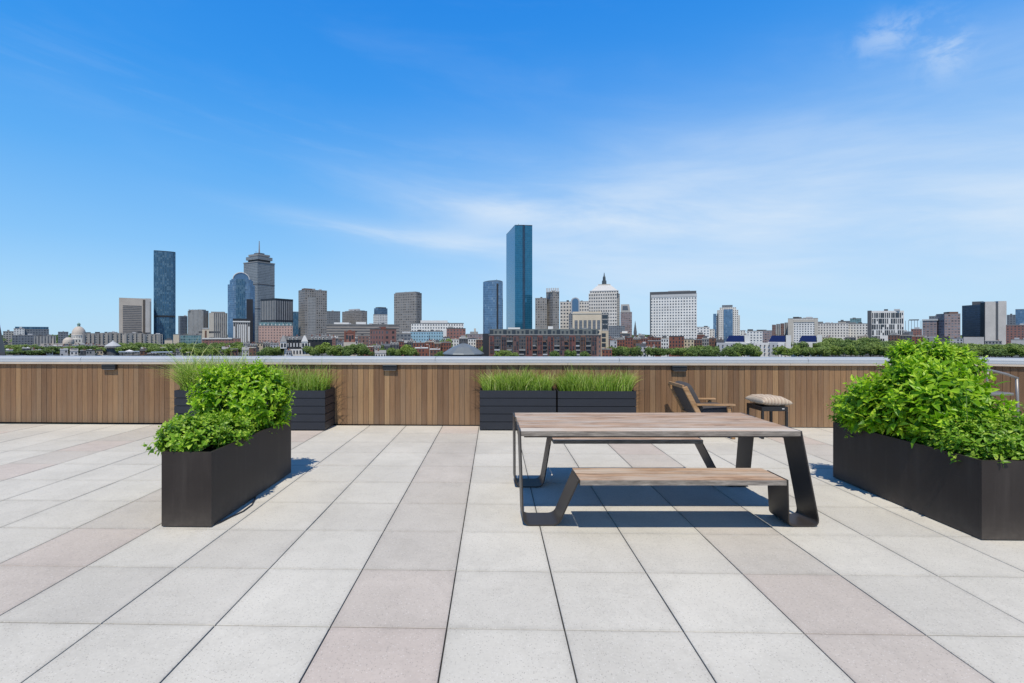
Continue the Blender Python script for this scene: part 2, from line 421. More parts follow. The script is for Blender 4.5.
def slat_planter(label, x0, y0, w, dpt, h, rz=0):
    p = thing('slatted_planter', label, 'planter', (x0, y0, 0), WRZ*.4+rz, 'black slatted planters along the parapet')
    n = 5; sh = (h-.02)/n
    MB().box(.02, w-.02, .02, dpt-.02, .02, h-.04).build('liner', M_BLACK, p)
    s = MB()
    for k in range(n):
        z0 = .02+k*sh; z1 = z0+sh-.010
        s.box(0, w, -.004, .018, z0, z1); s.box(0, w, dpt-.018, dpt, z0, z1)
        s.box(-.001, .018, .0185, dpt-.0185, z0, z1); s.box(w-.018, w+.001, .0185, dpt-.0185, z0, z1)
    s.build('slats', M_SLAT, p, merge=False, bevel=.003)
    MB().box(.02, w-.02, .02, dpt-.02, h-.039, h-.03).build('soil', M_SOIL, p)
    for cx_ in (.05, w-.05):
        for cy_ in (.05, dpt-.05): MB().box(cx_-.03, cx_+.03, cy_-.03, cy_+.03, 0, .02).build('foot', M_BLACK, p)
    return p
SP = [(-4.90, 7.62, 1.17, .46), (-3.70, 7.60, 1.205, .48), (-.052, 7.60, 1.205, .42), (1.185, 7.60, 1.235, .40)]
SLB = ['black slatted planter half hidden behind the left leafy shrub', 'black slatted planter just right of the left leafy shrub', 'black slatted planter behind the table, left one of the touching pair', 'black slatted planter behind the table, right one of the touching pair']
for q, lb in zip(SP, SLB): slat_planter(lb, q[0], q[1], q[2], q[3], .645 if q[0] < 1 else .635)

# ---- foliage
def leaf_material(name, dark, mid, light, trans=.35, rough=.42):
    m, t, b = material(name)
    tint = t.new('ShaderNodeAttribute', attribute_name='tint').outputs['Fac']
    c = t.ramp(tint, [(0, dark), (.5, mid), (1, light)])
    tc = t.new('ShaderNodeTexCoord').outputs['Object']
    c = t.mix(1.0, c, t.ramp(t.noise(tc, 5, 3), [(.3, .82), (.7, 1.12)]), 'MULTIPLY')
    t.l.new(c, b.inputs['Base Color']); b.inputs['Roughness'].default_value = rough; b.inputs['Specular IOR Level'].default_value = .35
    tr = t.new('ShaderNodeBsdfTranslucent'); t.l.new(t.mix(1.0, c, (1.15, 1.25, .55), 'MULTIPLY'), tr.inputs['Color'])
    mx = t.new('ShaderNodeMixShader'); mx.inputs[0].default_value = trans
    out = m.node_tree.nodes['Material Output']
    t.l.new(b.outputs[0], mx.inputs[1]); t.l.new(tr.outputs[0], mx.inputs[2]); t.l.new(mx.outputs[0], out.inputs['Surface'])
    return m
M_LEAF_BIG = leaf_material('broad_leaf', (.045, .145, .006), (.225, .44, .014), (.56, .73, .065))
M_LEAF_SMALL = leaf_material('small_round_leaf', (.045, .135, .010), (.205, .40, .024), (.53, .68, .10))
M_GRASS = leaf_material('grass_blade', (.12, .22, .022), (.33, .50, .070), (.68, .68, .30), .3, .5)
M_STEM = plain('green_stem', (.10, .16, .03), .6)

def unit(a): return a/np.maximum(np.linalg.norm(a, axis=-1, keepdims=True), 1e-9)
def leaf_shape(width, droop, fold):
    # base, r1, r2, tip, l2, l1, m1, m2  : x along leaf, y across, z normal
    v = np.array([[0, 0, 0], [.30, -.42*width, fold*.5], [.66, -.34*width, fold*.5-droop*.35], [1, 0, -droop], [.66, .34*width, fold*.5-droop*.35], [.30, .42*width, fold*.5], [.32, 0, -.02], [.68, 0, -.02-droop*.38]])
    f = np.array([[0, 1, 6, 6], [6, 1, 2, 7], [7, 2, 3, 3], [0, 6, 5, 5], [6, 7, 4, 5], [7, 3, 4, 4]])
    return v, f
def make_shrub(name, label, blobs, n_shoots, leaf, wid, mat, seed, boxes, pairs=5, up=.55, zmin=.45, spacing=.022, ragged=.15, group=None, planter=None, inner=.26, stems=46, root_z=.54):
    rs = np.random.RandomState(seed)
    cs = np.array([b[:3] for b in blobs]); rr = np.array([b[3:6] for b in blobs])
    wts = np.array([(b[3]*b[4]+b[3]*b[5]+b[4]*b[5]) for b in blobs]); wts = wts/wts.sum()
    pos, nrm, dep = [], [], []
    tries = 0
    while len(pos) < n_shoots and tries < n_shoots*60:
        tries += 1
        i = rs.choice(len(blobs), p=wts); d = unit(rs.normal(size=3))
        isin = rs.rand() < inner
        s = (.62+.25*rs.rand()) if isin else 1+ragged*rs.normal()*.8
        if not isin and rs.rand() < .06: s += .08+.10*rs.rand()
        p = cs[i]+rr[i]*d*s
        if p[2] < zmin: continue
        if any(np.sum(((p-cs[j])/rr[j])**2) < (.5 if isin else .86) for j in range(len(blobs)) if j != i): continue
        if any(bx[0] < p[0] < bx[1] and bx[2] < p[1] < bx[3] and p[2] < bx[4] for bx in boxes): continue
        n = unit(d/rr[i]); pos.append(p); nrm.append(n); dep.append(0 if isin else 1)
    pos = np.array(pos); nrm = np.array(nrm); dep = np.array(dep)
    N = len(pos)
    ax = unit(nrm*.75+np.array([0, 0, up])+rs.normal(size=(N, 3))*.28)
    V0, F0 = leaf_shape(wid, .22, .14)
    allV, allT = [], []
    rot = rs.rand(N)*6.283
    for k in range(pairs*2+1):
        pr = k//2
        a = rot+(pr % 2)*math.pi/2+(k % 2)*math.pi+rs.normal(size=N)*.18
        t = pr/(pairs-1) if pairs > 1 else 0         # 0 tip, 1 low
        e1 = unit(np.cross(ax, np.array([.31, .17, .93]))); e2 = np.cross(ax, e1)
        rad = e1*np.cos(a)[:, None]+e2*np.sin(a)[:, None]
        tl = R(62-66*min(t, 1))+rs.normal(size=N)*.22
        d = unit(rad*np.cos(tl)[:, None]+ax*np.sin(tl)[:, None]+np.array([0, 0, -.12*t]))
        nn = unit(ax*np.cos(tl)[:, None]-rad*np.sin(tl)[:, None]+rs.normal(size=(N, 3))*.15)
        s = np.cross(nn, d); s = unit(s); nn = np.cross(d, s)
        L = leaf*(.46+.60*min(1, t*1.6))*(.62+.66*rs.rand(N))
        if k == pairs*2: L *= .6
        base = pos-ax*(pr*spacing*(leaf/.06))
        v = base[:, None, :]+L[:, None, None]*(V0[None, :, 0:1]*d[:, None, :]+V0[None, :, 1:2]*s[:, None, :]+V0[None, :, 2:3]*nn[:, None, :])
        allV.append(v)
        tt = np.clip(.66-.46*t+rs.normal(size=N)*.20+.10*dep-(1-dep)*.22, 0, 1)  # inner shoots tinted darker: shade inside the shrub put into the colour
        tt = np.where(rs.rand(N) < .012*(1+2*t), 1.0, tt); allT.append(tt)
    V = np.concatenate(allV); T = np.concatenate(allT); nl = len(V)
    Vf = V.reshape(-1, 3)
    # push anything that ended inside the planter walls back up
    Fq = (F0[None]+np.arange(nl)[:, None, None]*8)
    tint = np.repeat(T, 6)
    F4 = Fq.reshape(-1, 4)
    root = thing(name, label, 'shrub', (float(cs[0][0]), float(cs[0][1]), root_z), 0, group)
    Vf = Vf-np.array([cs[0][0], cs[0][1], root_z])
    # triangles for the tapering ends, quads in the middle
    tri = F4[:, 2] == F4[:, 3]
    faces = [tuple(f[:3]) if k else tuple(f) for f, k in zip(F4.tolist(), tri.tolist())]
    me = bpy.data.meshes.new('foliage'); me.from_pydata(Vf.tolist(), [], faces)
    at = me.attributes.new('tint', 'FLOAT', 'FACE'); at.data.foreach_set('value', tint.astype(np.float32))
    me.materials.append(mat)
    o = bpy.data.objects.new('foliage', me); COL.objects.link(o); o.parent = root
    sm = MB(); rp = random.Random(seed)
    c0 = cs[0]
    for q in rs.choice(N, min(stems, N), replace=False):
        p = pos[q]-np.array([c0[0], c0[1], root_z])
        if planter:
            bx = (min(max(pos[q][0], planter[0]), planter[1])-c0[0]); by = (min(max(pos[q][1], planter[2]), planter[3])-c0[1])
        else: bx, by = p[0]*.4, p[1]*.4
        b0 = Vector((bx*.9+.02*rp.random(), by, -.02)); e = Vector(p); mid = (b0+e)/2+Vector((0, 0, .06))+Vector(((rp.random()-.5)*.04, (rp.random()-.5)*.04, 0))
        mid = Vector((b0.x*.6+e.x*.4, b0.y*.6+e.y*.4, max(.12, (e.z)*.55)))
        sm.tube([Vector((0, 0, -.06)), b0, mid, e], .004, 5, r2=.0018)
    sm.build('stems', M_STEM, root, merge=True, smooth=True)
    return root

pl = (-2.50, -2.12, 3.86, 5.22); pr_ = (3.76, 4.22, 3.62, 5.02)
bl = [(-2.56, -2.14, 3.79, 5.32, .60)]; br = [(3.69, 4.36, 3.54, 5.14, .60)]
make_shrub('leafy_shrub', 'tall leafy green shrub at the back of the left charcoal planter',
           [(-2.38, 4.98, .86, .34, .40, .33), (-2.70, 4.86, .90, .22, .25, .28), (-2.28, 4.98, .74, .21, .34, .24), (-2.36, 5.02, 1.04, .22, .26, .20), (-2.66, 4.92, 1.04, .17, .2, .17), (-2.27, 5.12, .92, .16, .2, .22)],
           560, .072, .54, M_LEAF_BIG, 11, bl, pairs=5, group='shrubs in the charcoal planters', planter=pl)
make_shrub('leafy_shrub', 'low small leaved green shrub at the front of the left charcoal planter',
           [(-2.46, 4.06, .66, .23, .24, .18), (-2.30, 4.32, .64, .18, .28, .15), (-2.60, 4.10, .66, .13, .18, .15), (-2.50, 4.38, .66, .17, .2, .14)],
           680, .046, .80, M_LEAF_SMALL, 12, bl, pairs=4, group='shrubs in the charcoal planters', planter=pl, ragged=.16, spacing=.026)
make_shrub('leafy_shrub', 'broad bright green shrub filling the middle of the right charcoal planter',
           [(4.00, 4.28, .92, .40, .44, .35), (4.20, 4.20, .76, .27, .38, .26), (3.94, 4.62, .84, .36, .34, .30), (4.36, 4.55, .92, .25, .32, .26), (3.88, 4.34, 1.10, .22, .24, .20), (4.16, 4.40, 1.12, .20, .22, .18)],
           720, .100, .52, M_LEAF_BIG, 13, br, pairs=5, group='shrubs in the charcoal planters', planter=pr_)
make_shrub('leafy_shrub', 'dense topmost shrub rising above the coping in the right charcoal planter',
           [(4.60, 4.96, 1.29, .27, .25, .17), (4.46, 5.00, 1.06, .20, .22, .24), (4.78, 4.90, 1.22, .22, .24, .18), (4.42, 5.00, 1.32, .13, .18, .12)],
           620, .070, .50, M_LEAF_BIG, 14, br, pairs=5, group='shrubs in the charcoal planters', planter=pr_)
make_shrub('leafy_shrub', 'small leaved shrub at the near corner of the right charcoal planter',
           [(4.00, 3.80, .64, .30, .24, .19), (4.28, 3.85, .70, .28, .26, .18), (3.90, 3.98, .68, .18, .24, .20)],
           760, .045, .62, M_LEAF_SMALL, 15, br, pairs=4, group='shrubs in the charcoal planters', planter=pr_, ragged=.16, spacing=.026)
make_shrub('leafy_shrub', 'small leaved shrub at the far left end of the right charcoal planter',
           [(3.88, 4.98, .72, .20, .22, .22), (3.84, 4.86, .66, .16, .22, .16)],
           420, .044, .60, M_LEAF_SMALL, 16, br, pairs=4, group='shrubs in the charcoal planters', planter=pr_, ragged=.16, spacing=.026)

def make_grass(label, x0, x1, y0, y1, z, n, L, seed, lean=0.0, spread=.5, strays=.05):
    rs = np.random.RandomState(seed)
    nc = 10; ccx = rs.rand(nc)*(x1-x0-.1)+x0+.05; ccy = rs.rand(nc)*(y1-y0-.1)+y0+.05
    ci = rs.randint(nc, size=n)
    bx = np.where(rs.rand(n) < .5, ccx[ci]+rs.normal(size=n)*.05, x0+rs.rand(n)*(x1-x0)); by = np.where(rs.rand(n) < .5, ccy[ci]+rs.normal(size=n)*.04, y0+rs.rand(n)*(y1-y0))
    bx = np.clip(bx, x0, x1); by = np.clip(by, y0, y1)
    a = rs.rand(n)*6.283; out = (.15+.85*rs.rand(n))*spread
    # blades near the edges lean outwards
    ex = (bx-(x0+x1)/2)/((x1-x0)/2); dirx = np.cos(a)*out+ex*.30+lean; diry = np.sin(a)*out*.8
    ln = L*(.36+.74*rs.rand(n)**.9)*(.72+.5*rs.rand(nc)[ci]); ln = np.where(rs.rand(n) < strays, ln*1.35, ln)
    S = 5; ts = np.linspace(0, 1, S)
    w = .0036*(.7+.8*rs.rand(n))
    sd = unit(np.stack([-diry+rs.normal(size=n)*.4, dirx+rs.normal(size=n)*.4, np.zeros(n)], -1))
    rows = []
    for t in ts:
        c = np.stack([bx+dirx*ln*(t**1.7), by+diry*ln*(t**1.7), z+ln*(t-.38*(np.hypot(dirx, diry))*t**2.4)], -1)
        hw = w*(1-t**2.2)*1.0+.0003
        rows.append((c-sd*hw[:, None], c+sd*hw[:, None]))
    V = np.stack([r for pr2 in rows for r in pr2], 1)       # n, 2S, 3
    Fb = np.array([[2*k, 2*k+1, 2*k+3, 2*k+2] for k in range(S-1)])
    Fq = (Fb[None]+np.arange(n)[:, None, None]*(2*S)).reshape(-1, 4)
    T = np.clip(.45+rs.normal(size=n)*.2, 0, 1); T = np.where(rs.rand(n) < .09, 1.0, T)
    T = np.repeat(T[:, None], S-1, 1)-np.array([.25, .08, 0, -.12])[None]
    root = thing('ornamental_grass', label, 'grass', ((x0+x1)/2, (y0+y1)/2, z), 0, 'ornamental grasses in the slatted planters')
    V = V.reshape(-1, 3)-np.array([(x0+x1)/2, (y0+y1)/2, z])
    np_mesh('blades', V, Fq, M_GRASS, root, np.clip(T, 0, 1).ravel())
    return root
gl = ['long arching grass rising behind the left leafy shrub', 'feathery grass with long stray blades right of the left leafy shrub', 'bright grass tuft in the left planter of the touching pair', 'denser grass with dark seedy tips in the right planter of the touching pair']
GP = [(.62, 2000, .12, -.10, .95, .06), (.42, 1900, .0, .05, .85, .12), (.36, 2300, 0, 0, .80, .03), (.34, 2400, 0, 0, .65, .05)]
for q, lb, (L, n, _a, ln, spd, st), sd in zip(SP, gl, GP, (21, 22, 23, 24)):
    make_grass(lb, q[0]+.05, q[0]+q[2]-.05, q[1]+.05, q[1]+q[3]-.06, .61, n, L, sd, ln, spd, st)

# black irrigation hose beside the left planter
h = MB().tube([(-2.16, 3.80, .012), (-2.125, 3.88, .008), (-2.10, 4.0, .008), (-2.06, 4.12, .008), (-2.06, 4.28, .008), (-2.10, 4.42, .008), (-2.14, 4.52, .006)], .0055, 8)
tag(h.build('hose', M_BLACK, smooth=True), 'thin black irrigation hose curling beside the left charcoal planter', 'hose')

# ---- picnic table with its two attached benches
def wood_material(name, axis='X', base=((.29, .175, .11), (.44, .29, .19), (.55, .41, .30)), grey=(.52, .455, .385), gamt=.70, top_grey=(.60, .54, .46), dark_edge=True):
    m, t, b = material(name)
    tc = t.new('ShaderNodeTexCoord').outputs['Object']
    tint = t.new('ShaderNodeAttribute', attribute_name='tint').outputs['Fac']
    off = t.new('ShaderNodeCombineXYZ'); t.put(off.inputs[0], t.math('MULTIPLY', tint, 9.0)); t.put(off.inputs[1], t.math('MULTIPLY', tint, 3.0))
    va = t.new('ShaderNodeVectorMath', operation='ADD'); t.l.new(tc, va.inputs[0]); t.l.new(off.outputs[0], va.inputs[1])
    g1 = t.noise(t.scale(va.outputs[0], 2.2, 55, 55), 1.0, 7, .68)
    g2 = t.noise(t.scale(va.outputs[0], .9, 7, 7), 1.4, 5, .6)
    c = t.ramp(g1, [(.34, base[0]), (.5, base[1]), (.66, base[2])])
    c = t.mix(t.ramp(t.noise(t.scale(va.outputs[0], 3.0, 16, 16), 1.0, 6, .7), [(.48, 0.0), (.66, .8)]), c, tuple(x*.62 for x in base[0]))
    c = t.mix(t.math('MULTIPLY', t.ramp(g2, [(.46, 0.0), (.60, 1.0)]), gamt), c, t.mix(1.0, grey, t.ramp(g1, [(.3, .8), (.7, 1.2)]), 'MULTIPLY'))
    c = t.mix(t.math('GREATER_THAN', tint, .8), c, t.mix(1.0, t.mix(t.ramp(g2, [(.40, 0.0), (.56, 1.0)]), base[2], top_grey), t.ramp(g1, [(.3, .78), (.7, 1.12)]), 'MULTIPLY'))
    # knots
    kn = t.new('ShaderNodeTexVoronoi'); t.l.new(t.scale(va.outputs[0], 1.7, 5.0, 5.0), kn.inputs['Vector']); kn.inputs['Scale'].default_value = 1.0
    c = t.mix(t.math('MULTIPLY', t.math('LESS_THAN', kn.outputs['Distance'], .09), .55), c, (.17, .10, .065))
    geo = t.new('ShaderNodeNewGeometry'); s3 = t.new('ShaderNodeSeparateXYZ'); t.l.new(geo.outputs['True Normal'], s3.inputs[0])
    side = t.math('LESS_THAN', s3.outputs[2], .35)
    edge = t.ramp(t.noise(t.scale(va.outputs[0], 9, 40, 70), 1.0, 5, .65), [(.3, (.13, .112, .096)), (.55, (.25, .22, .19)), (.8, (.42, .37, .32))])
    if dark_edge: c = t.mix(side, c, edge)
    t.l.new(c, b.inputs['Base Color']); b.inputs['Roughness'].default_value = .72; b.inputs['Specular IOR Level'].default_value = .25
    bp = t.new('ShaderNodeBump'); bp.inputs['Strength'].default_value = .45; bp.inputs['Distance'].default_value = .004
    t.l.new(g1, bp.inputs['Height']); t.l.new(bp.outputs[0], b.inputs['Normal'])
    return m
M_WOOD = wood_material('weathered_cedar')
M_STEEL = plain('graphite_steel', (.046, .040, .037), .42, .15, .15, 3, spec=.35)
TX0, TX1, TY = .308, 2.565, 4.333; MY = 8.86
tb = thing('picnic_table', 'weathered timber picnic table with two joined benches on folded dark steel bands', 'picnic table', (1.476, TY, 0))
ox, oy = 1.476, TY
def planks(x0, x1, ys, z0, z1, tints, skew=0.0):
    m_ = MB()
    for (a, b_), tn in zip(ys, tints):
        m_.prism([(x0-ox, a-oy), (x1-ox, a-oy), (x1-ox+skew*(b_-a), b_-oy), (x0-ox+skew*(b_-a), b_-oy)], z0, z1, tint=tn)
    return m_
planks(TX0, TX1, [(3.875, 4.015), (4.023, 4.27), (4.278, 4.53), (4.538, 4.79)], .705, .745, (.9, .35, .15, .55), skew=.03).build('tabletop', M_WOOD, tb, merge=False, bevel=.004)
for s_ in (-1, 1):
    a, b_ = (3.575, 3.905) if s_ < 0 else (4.93, 5.26)
    mid = (a+b_)/2
    planks(.725, 2.262, [(a, mid-.004), (mid+.004, b_)], .402, .440, (.45, .25) if s_ < 0 else (.25, .62)).build('bench_seat', M_WOOD, tb, merge=False, bevel=.004)
    # steel rail under the seat and under the top
    MB().box(.74-ox, 2.245-ox, mid-.06-oy, mid+.06-oy, .384, .400).build('seat_rail', M_STEEL, tb)
MB().box(TX0+.03-ox, TX1-.03-ox, 3.93-oy, 3.98-oy, .683, .703).box(TX0+.03-ox, TX1-.03-ox, 4.69-oy, 4.74-oy, .683, .703).build('top_rail', M_STEEL, tb, merge=False)
def ribbon(path, width_y, th, sy):
    """path of (x, y_near, z); cross-section runs along y for width_y"""
    # round the corners
    pts = [Vector(path[0])]
    for i in range(1, len(path)-1):
        p, a, c = Vector(path[i]), Vector(path[i-1]), Vector(path[i+1]); r = .065
        s, e = p+(a-p).normalized()*r, p+(c-p).normalized()*r
        for k in range(7):
            t = k/6; pts.append(s*(1-t)**2+p*2*t*(1-t)+e*t**2)
    pts.append(Vector(path[-1]))
    m_ = MB(); rows = []
    for i, p in enumerate(pts):
        d = (pts[min(i+1, len(pts)-1)]-pts[max(i-1, 0)]).normalized()
        n = d.cross(Vector((0, 1, 0))); n.normalize()
        w = Vector((0, width_y, 0))
        rows.append([p-n*th/2, p+w-n*th/2, p+w+n*th/2, p+n*th/2])
    O = Vector((ox, oy, 0))
    rows = [[Vector((q.x, (2*TY+(MY-2*TY)*min(1, (.746-q.z)/.30)-q.y) if sy > 0 else q.y, q.z))-O for q in r] for r in rows]
    for A, B in zip(rows, rows[1:]):
        for k in range(4): m_.face([A[k], A[(k+1) % 4], B[(k+1) % 4], B[k]])
    m_.face(rows[0]); m_.face(rows[-1][::-1])
    return m_
for sy in (-1, 1):
    for sx in (-1, 1):
        if sx < 0: path = [(TX0-.006, 3.875, .746), (.322, 3.82, .007), (.600, 3.82, .007), (.716, 3.575, .441)]
        else: path = [(TX1+.006, 3.875, .746), (2.668, 3.80, .007), (2.425, 3.80, .007), (2.271, 3.575, .441)]
        ribbon(path, .26, .011, sy).build('leg_band', M_STEEL, tb, bevel=.0015)

# ---- lounge chair by the parapet, facing right
M_TEAK = wood_material('teak', base=((.30, .17, .08), (.40, .24, .12), (.47, .30, .17)), gamt=.1, dark_edge=False)
M_CUSH = plain('charcoal_cushion', (.062, .058, .060), .9, 0, .12, 30, bump=.35)
def soft_box(cx, cy, cz, sx, sy, sz, rot=0, e=5):
    """rounded cushion: superellipsoid"""
    m_ = MB(); n, k = 28, 14
    def P(i, j):
        th = -math.pi/2+math.pi*j/k; ph = 2*math.pi*i/n
        c = lambda a: math.copysign(abs(math.cos(a))**(2/e), math.cos(a)); s = lambda a: math.copysign(abs(math.sin(a))**(2/e), math.sin(a))
        x, y, z = sx/2*c(th)*c(ph), sy/2*c(th)*s(ph), sz/2*s(th)
        ca, sa = math.cos(rot), math.sin(rot)
        return (cx+x*ca+z*sa, cy+y, cz-x*sa+z*ca)
    for i in range(n):
        for j in range(k): m_.face([P(i, j), P(i+1, j), P(i+1, j+1), P(i, j+1)])
    return m_
lc = thing('lounge_chair', 'reclined timber lounge chair with charcoal cushions beside the parapet', 'chair', (3.30, 7.33, 0), R(-3))
for s_ in (-1, 1):
    y = s_*.33
    MB().bar((-.335, y, .755), (-.10, y, .30), .04, .066).build('back_post', M_TEAK, lc, bevel=.006)
    MB().bar((-.11, y, .32), (-.22, y, 0), .035, .05).build('leg', M_TEAK, lc, bevel=.006)
    MB().bar((.29, y, .475), (.36, y, 0), .035, .05).build('leg', M_TEAK, lc, bevel=.006)
    MB().prism([(-.17, y-.035), (.37, y-.045), (.39, y), (.37, y+.045), (-.17, y+.035)], .485, .510).build('armrest', M_TEAK, lc, bevel=.006)
    MB().bar((-.15, y, .30), (.37, y, .335), .03, .055).build('side_rail', M_TEAK, lc, bevel=.005)
for x, z in ((-.13, .30), (.36, .33)):
    MB().bar((x, -.315, z), (x, .315, z), .04, .05).build('cross_rail', M_TEAK, lc)
MB().bar((-.345, -.31, .755), (-.345, .31, .755), .03, .05).build('top_rail', M_TEAK, lc, bevel=.005)
soft_box(.12, 0, .385, .56, .61, .13, R(-4)).build('seat_cushion', M_CUSH, lc, smooth=True)
soft_box(-.175, 0, .56, .14, .60, .50, R(-27), 6).build('back_cushion', M_CUSH, lc, smooth=True)
MB().bar((-.30, 0, .735), (-.085, 0, .315), .58, .012).build('back_panel', M_CUSH, lc)

# ---- small black side table with a striped pillow on it
st_ = thing('side_table', 'small square black metal side table carrying a striped pillow', 'table', (4.25, 7.19, 0), R(0))
for x in (-.175, .175):
    for y in (-.19, .19): MB().box(x-.016, x+.016, y-.016, y+.0125, 0, .403).build('leg', M_BLACK, st_, bevel=.002)
MB().box(-.19, .19, -.205, .205, .405, .470).build('top', M_BLACK, st_, bevel=.004)
MB().box(.10, .135, -.2085, -.2065, .435, .447).build('tag', plain('tag_white', (.7, .7, .7)), st_)
def pillow_mesh(sx, sy, h):
    m_ = MB(); n = 26
    def P(i, j, s):
        u, v = -1+2*i/n, -1+2*j/n
        pin = 1-.10*(1-abs(u)**2)*(abs(v)**3); pin2 = 1-.10*(1-abs(v)**2)*(abs(u)**3)
        t = max(0, (1-u**4)*(1-v**4))**.55
        wr = .006*math.sin(9*u+3*v)*math.cos(7*v-2*u)*t
        return (sx/2*u*pin2, sy/2*v*pin, s*(h/2*t)*(1 if s > 0 else .72)+wr+h*.42)
    for s in (1, -1):
        for i in range(n):
            for j in range(n):
                q = [P(i, j, s), P(i+1, j, s), P(i+1, j+1, s), P(i, j+1, s)]
                m_.face(q if s > 0 else q[::-1], [(i/n, j/n), ((i+1)/n, j/n), ((i+1)/n, (j+1)/n), (i/n, (j+1)/n)])
    return m_
def stripe_material():
    m, t, b = material('striped_linen')
    uv = t.new('ShaderNodeUVMap', uv_map='cells').outputs[0]; s = t.new('ShaderNodeSeparateXYZ'); t.l.new(uv, s.inputs[0])
    f = t.math('FRACT', t.math('MULTIPLY', s.outputs[0], 9.0))
    c = t.mix(t.math('GREATER_THAN', f, .55), (.52, .43, .33), (.34, .25, .18))
    c = t.mix(t.math('MULTIPLY', t.math('GREATER_THAN', f, .78), t.math('LESS_THAN', f, .88)), c, (.62, .50, .42))
    t.l.new(c, b.inputs['Base Color']); b.inputs['Roughness'].default_value = .9
    tc = t.new('ShaderNodeTexCoord').outputs['Object']
    bp = t.new('ShaderNodeBump'); bp.inputs['Strength'].default_value = .5; bp.inputs['Distance'].default_value = .006
    t.l.new(t.noise(tc, 18, 3), bp.inputs['Height']); t.l.new(bp.outputs[0], b.inputs['Normal'])
    return m
pw = pillow_mesh(.48, .44, .165).build('pillow', stripe_material(), smooth=True)
tag(pw, 'plump beige and brown striped pillow lying on the black side table', 'pillow')
pw.location = (4.27, 7.19, .462); pw.rotation_euler = (R(1), R(3), R(6))

# ---- metal armchair half hidden behind the right shrub
M_PEW = plain('brushed_dark_metal', (.24, .23, .22), .4, .3, .1, 4)
ac = thing('metal_armchair', 'curved dark metal armchair half hidden behind the right shrub', 'chair', (7.27, 7.02, 0), R(0))
for s_ in (-1, 1):
    y = s_*.28
    MB().tube([(-.62, y, 1.02), (-.40, y, 1.035), (-.15, y, 1.02), (.08, y, .965), (.24, y, .905)], .018, 8).build('top_rail', M_PEW, ac, smooth=True)
    MB().tube([(.225, y, .905), (.24, y, .45), (.26, y, 0)], .017, 8).build('leg', M_PEW, ac, smooth=True)
    MB().tube([(-.58, y, 1.02), (-.54, y, .5), (-.60, y, 0)], .017, 8).build('leg', M_PEW, ac, smooth=True)
    MB().tube([(-.18, y, 1.01), (-.20, y, .72)], .012, 8).build('strut', M_PEW, ac, smooth=True)
MB().box(-.50, .22, -.26, .26, .66, .70).build('seat', M_PEW, ac, bevel=.012)
MB().bar((-.60, -.27, .86), (-.60, .27, .86), .02, .22).build('backrest', M_PEW, ac)
# ================================================================== THE CITY BELOW AND BEYOND
def Zp(y, d): return EYE-(y-HY)*d/F
def facade(name, wall, glass, ulo=.2, uhi=.8, vlo=.25, vhi=.85, var=.5, grough=.15, gmetal=.0, wrough=.8, rough_noise=.12, pale_cells=None, altp=0.0, vband=None):
    wall = tuple(.90*(x*1.26)+.10*h for x, h in zip(wall, (.34, .40, .46))) if max(wall) > .13 else tuple(x*1.1+.012 for x in wall)  # brightened, with bluish distance haze put into the wall colour
    glass = tuple(.93*g+.07*h for g, h in zip(glass, (.30, .38, .46)))  # the same distance haze put into the glass colour
    m, t, b = material(name)
    uv = t.new('ShaderNodeUVMap', uv_map='cells').outputs[0]
    s = t.new('ShaderNodeSeparateXYZ'); t.l.new(uv, s.inputs[0]); U, V = s.outputs[0], s.outputs[1]
    fu, fv = t.math('FRACT', U), t.math('FRACT', V)
    mk = t.math('MULTIPLY', t.math('MULTIPLY', t.math('GREATER_THAN', fu, ulo), t.math('LESS_THAN', fu, uhi)), t.math('MULTIPLY', t.math('GREATER_THAN', fv, vlo), t.math('LESS_THAN', fv, vhi)))
    cb_ = t.new('ShaderNodeCombineXYZ'); t.put(cb_.inputs[0], t.math('FLOOR', U)); t.put(cb_.inputs[1], t.math('FLOOR', V))
    wn = t.new('ShaderNodeTexWhiteNoise'); t.l.new(cb_.outputs[0], wn.inputs['Vector'])
    r = wn.outputs['Value']
    tc = t.new('ShaderNodeTexCoord').outputs['Object']
    big = t.noise(tc, .04, 3)
    g = t.mix(1.0, glass, t.ramp(r, [(0, 1-var), (1, 1+var)]), 'MULTIPLY')
    if pale_cells: g = t.mix(t.math('MULTIPLY', t.math('GREATER_THAN', r, 1-pale_cells[3]), .8), g, pale_cells[:3])  # random window cells get a paler glass colour
    w = t.mix(1.0, wall, t.ramp(big, [(.3, 1-rough_noise), (.7, 1+rough_noise)]), 'MULTIPLY')
    w = t.mix(1.0, w, t.ramp(t.noise(tc, .9, 3), [(.3, .9), (.7, 1.08)]), 'MULTIPLY')
    geo = t.new('ShaderNodeNewGeometry'); s3 = t.new('ShaderNodeSeparateXYZ'); t.l.new(geo.outputs['True Normal'], s3.inputs[0])
    mk = t.math('MULTIPLY', mk, t.math('LESS_THAN', s3.outputs[2], .5))
    t.l.new(t.mix(mk, w, g), b.inputs['Base Color'])
    t.l.new(t.math('MULTIPLY_ADD', mk, grough-wrough, wrough), b.inputs['Roughness'])
    if gmetal: t.l.new(t.math('MULTIPLY', mk, gmetal), b.inputs['Metallic'])
    b.inputs['Specular IOR Level'].default_value = .4
    return m
DG = (.035, .05, .07)
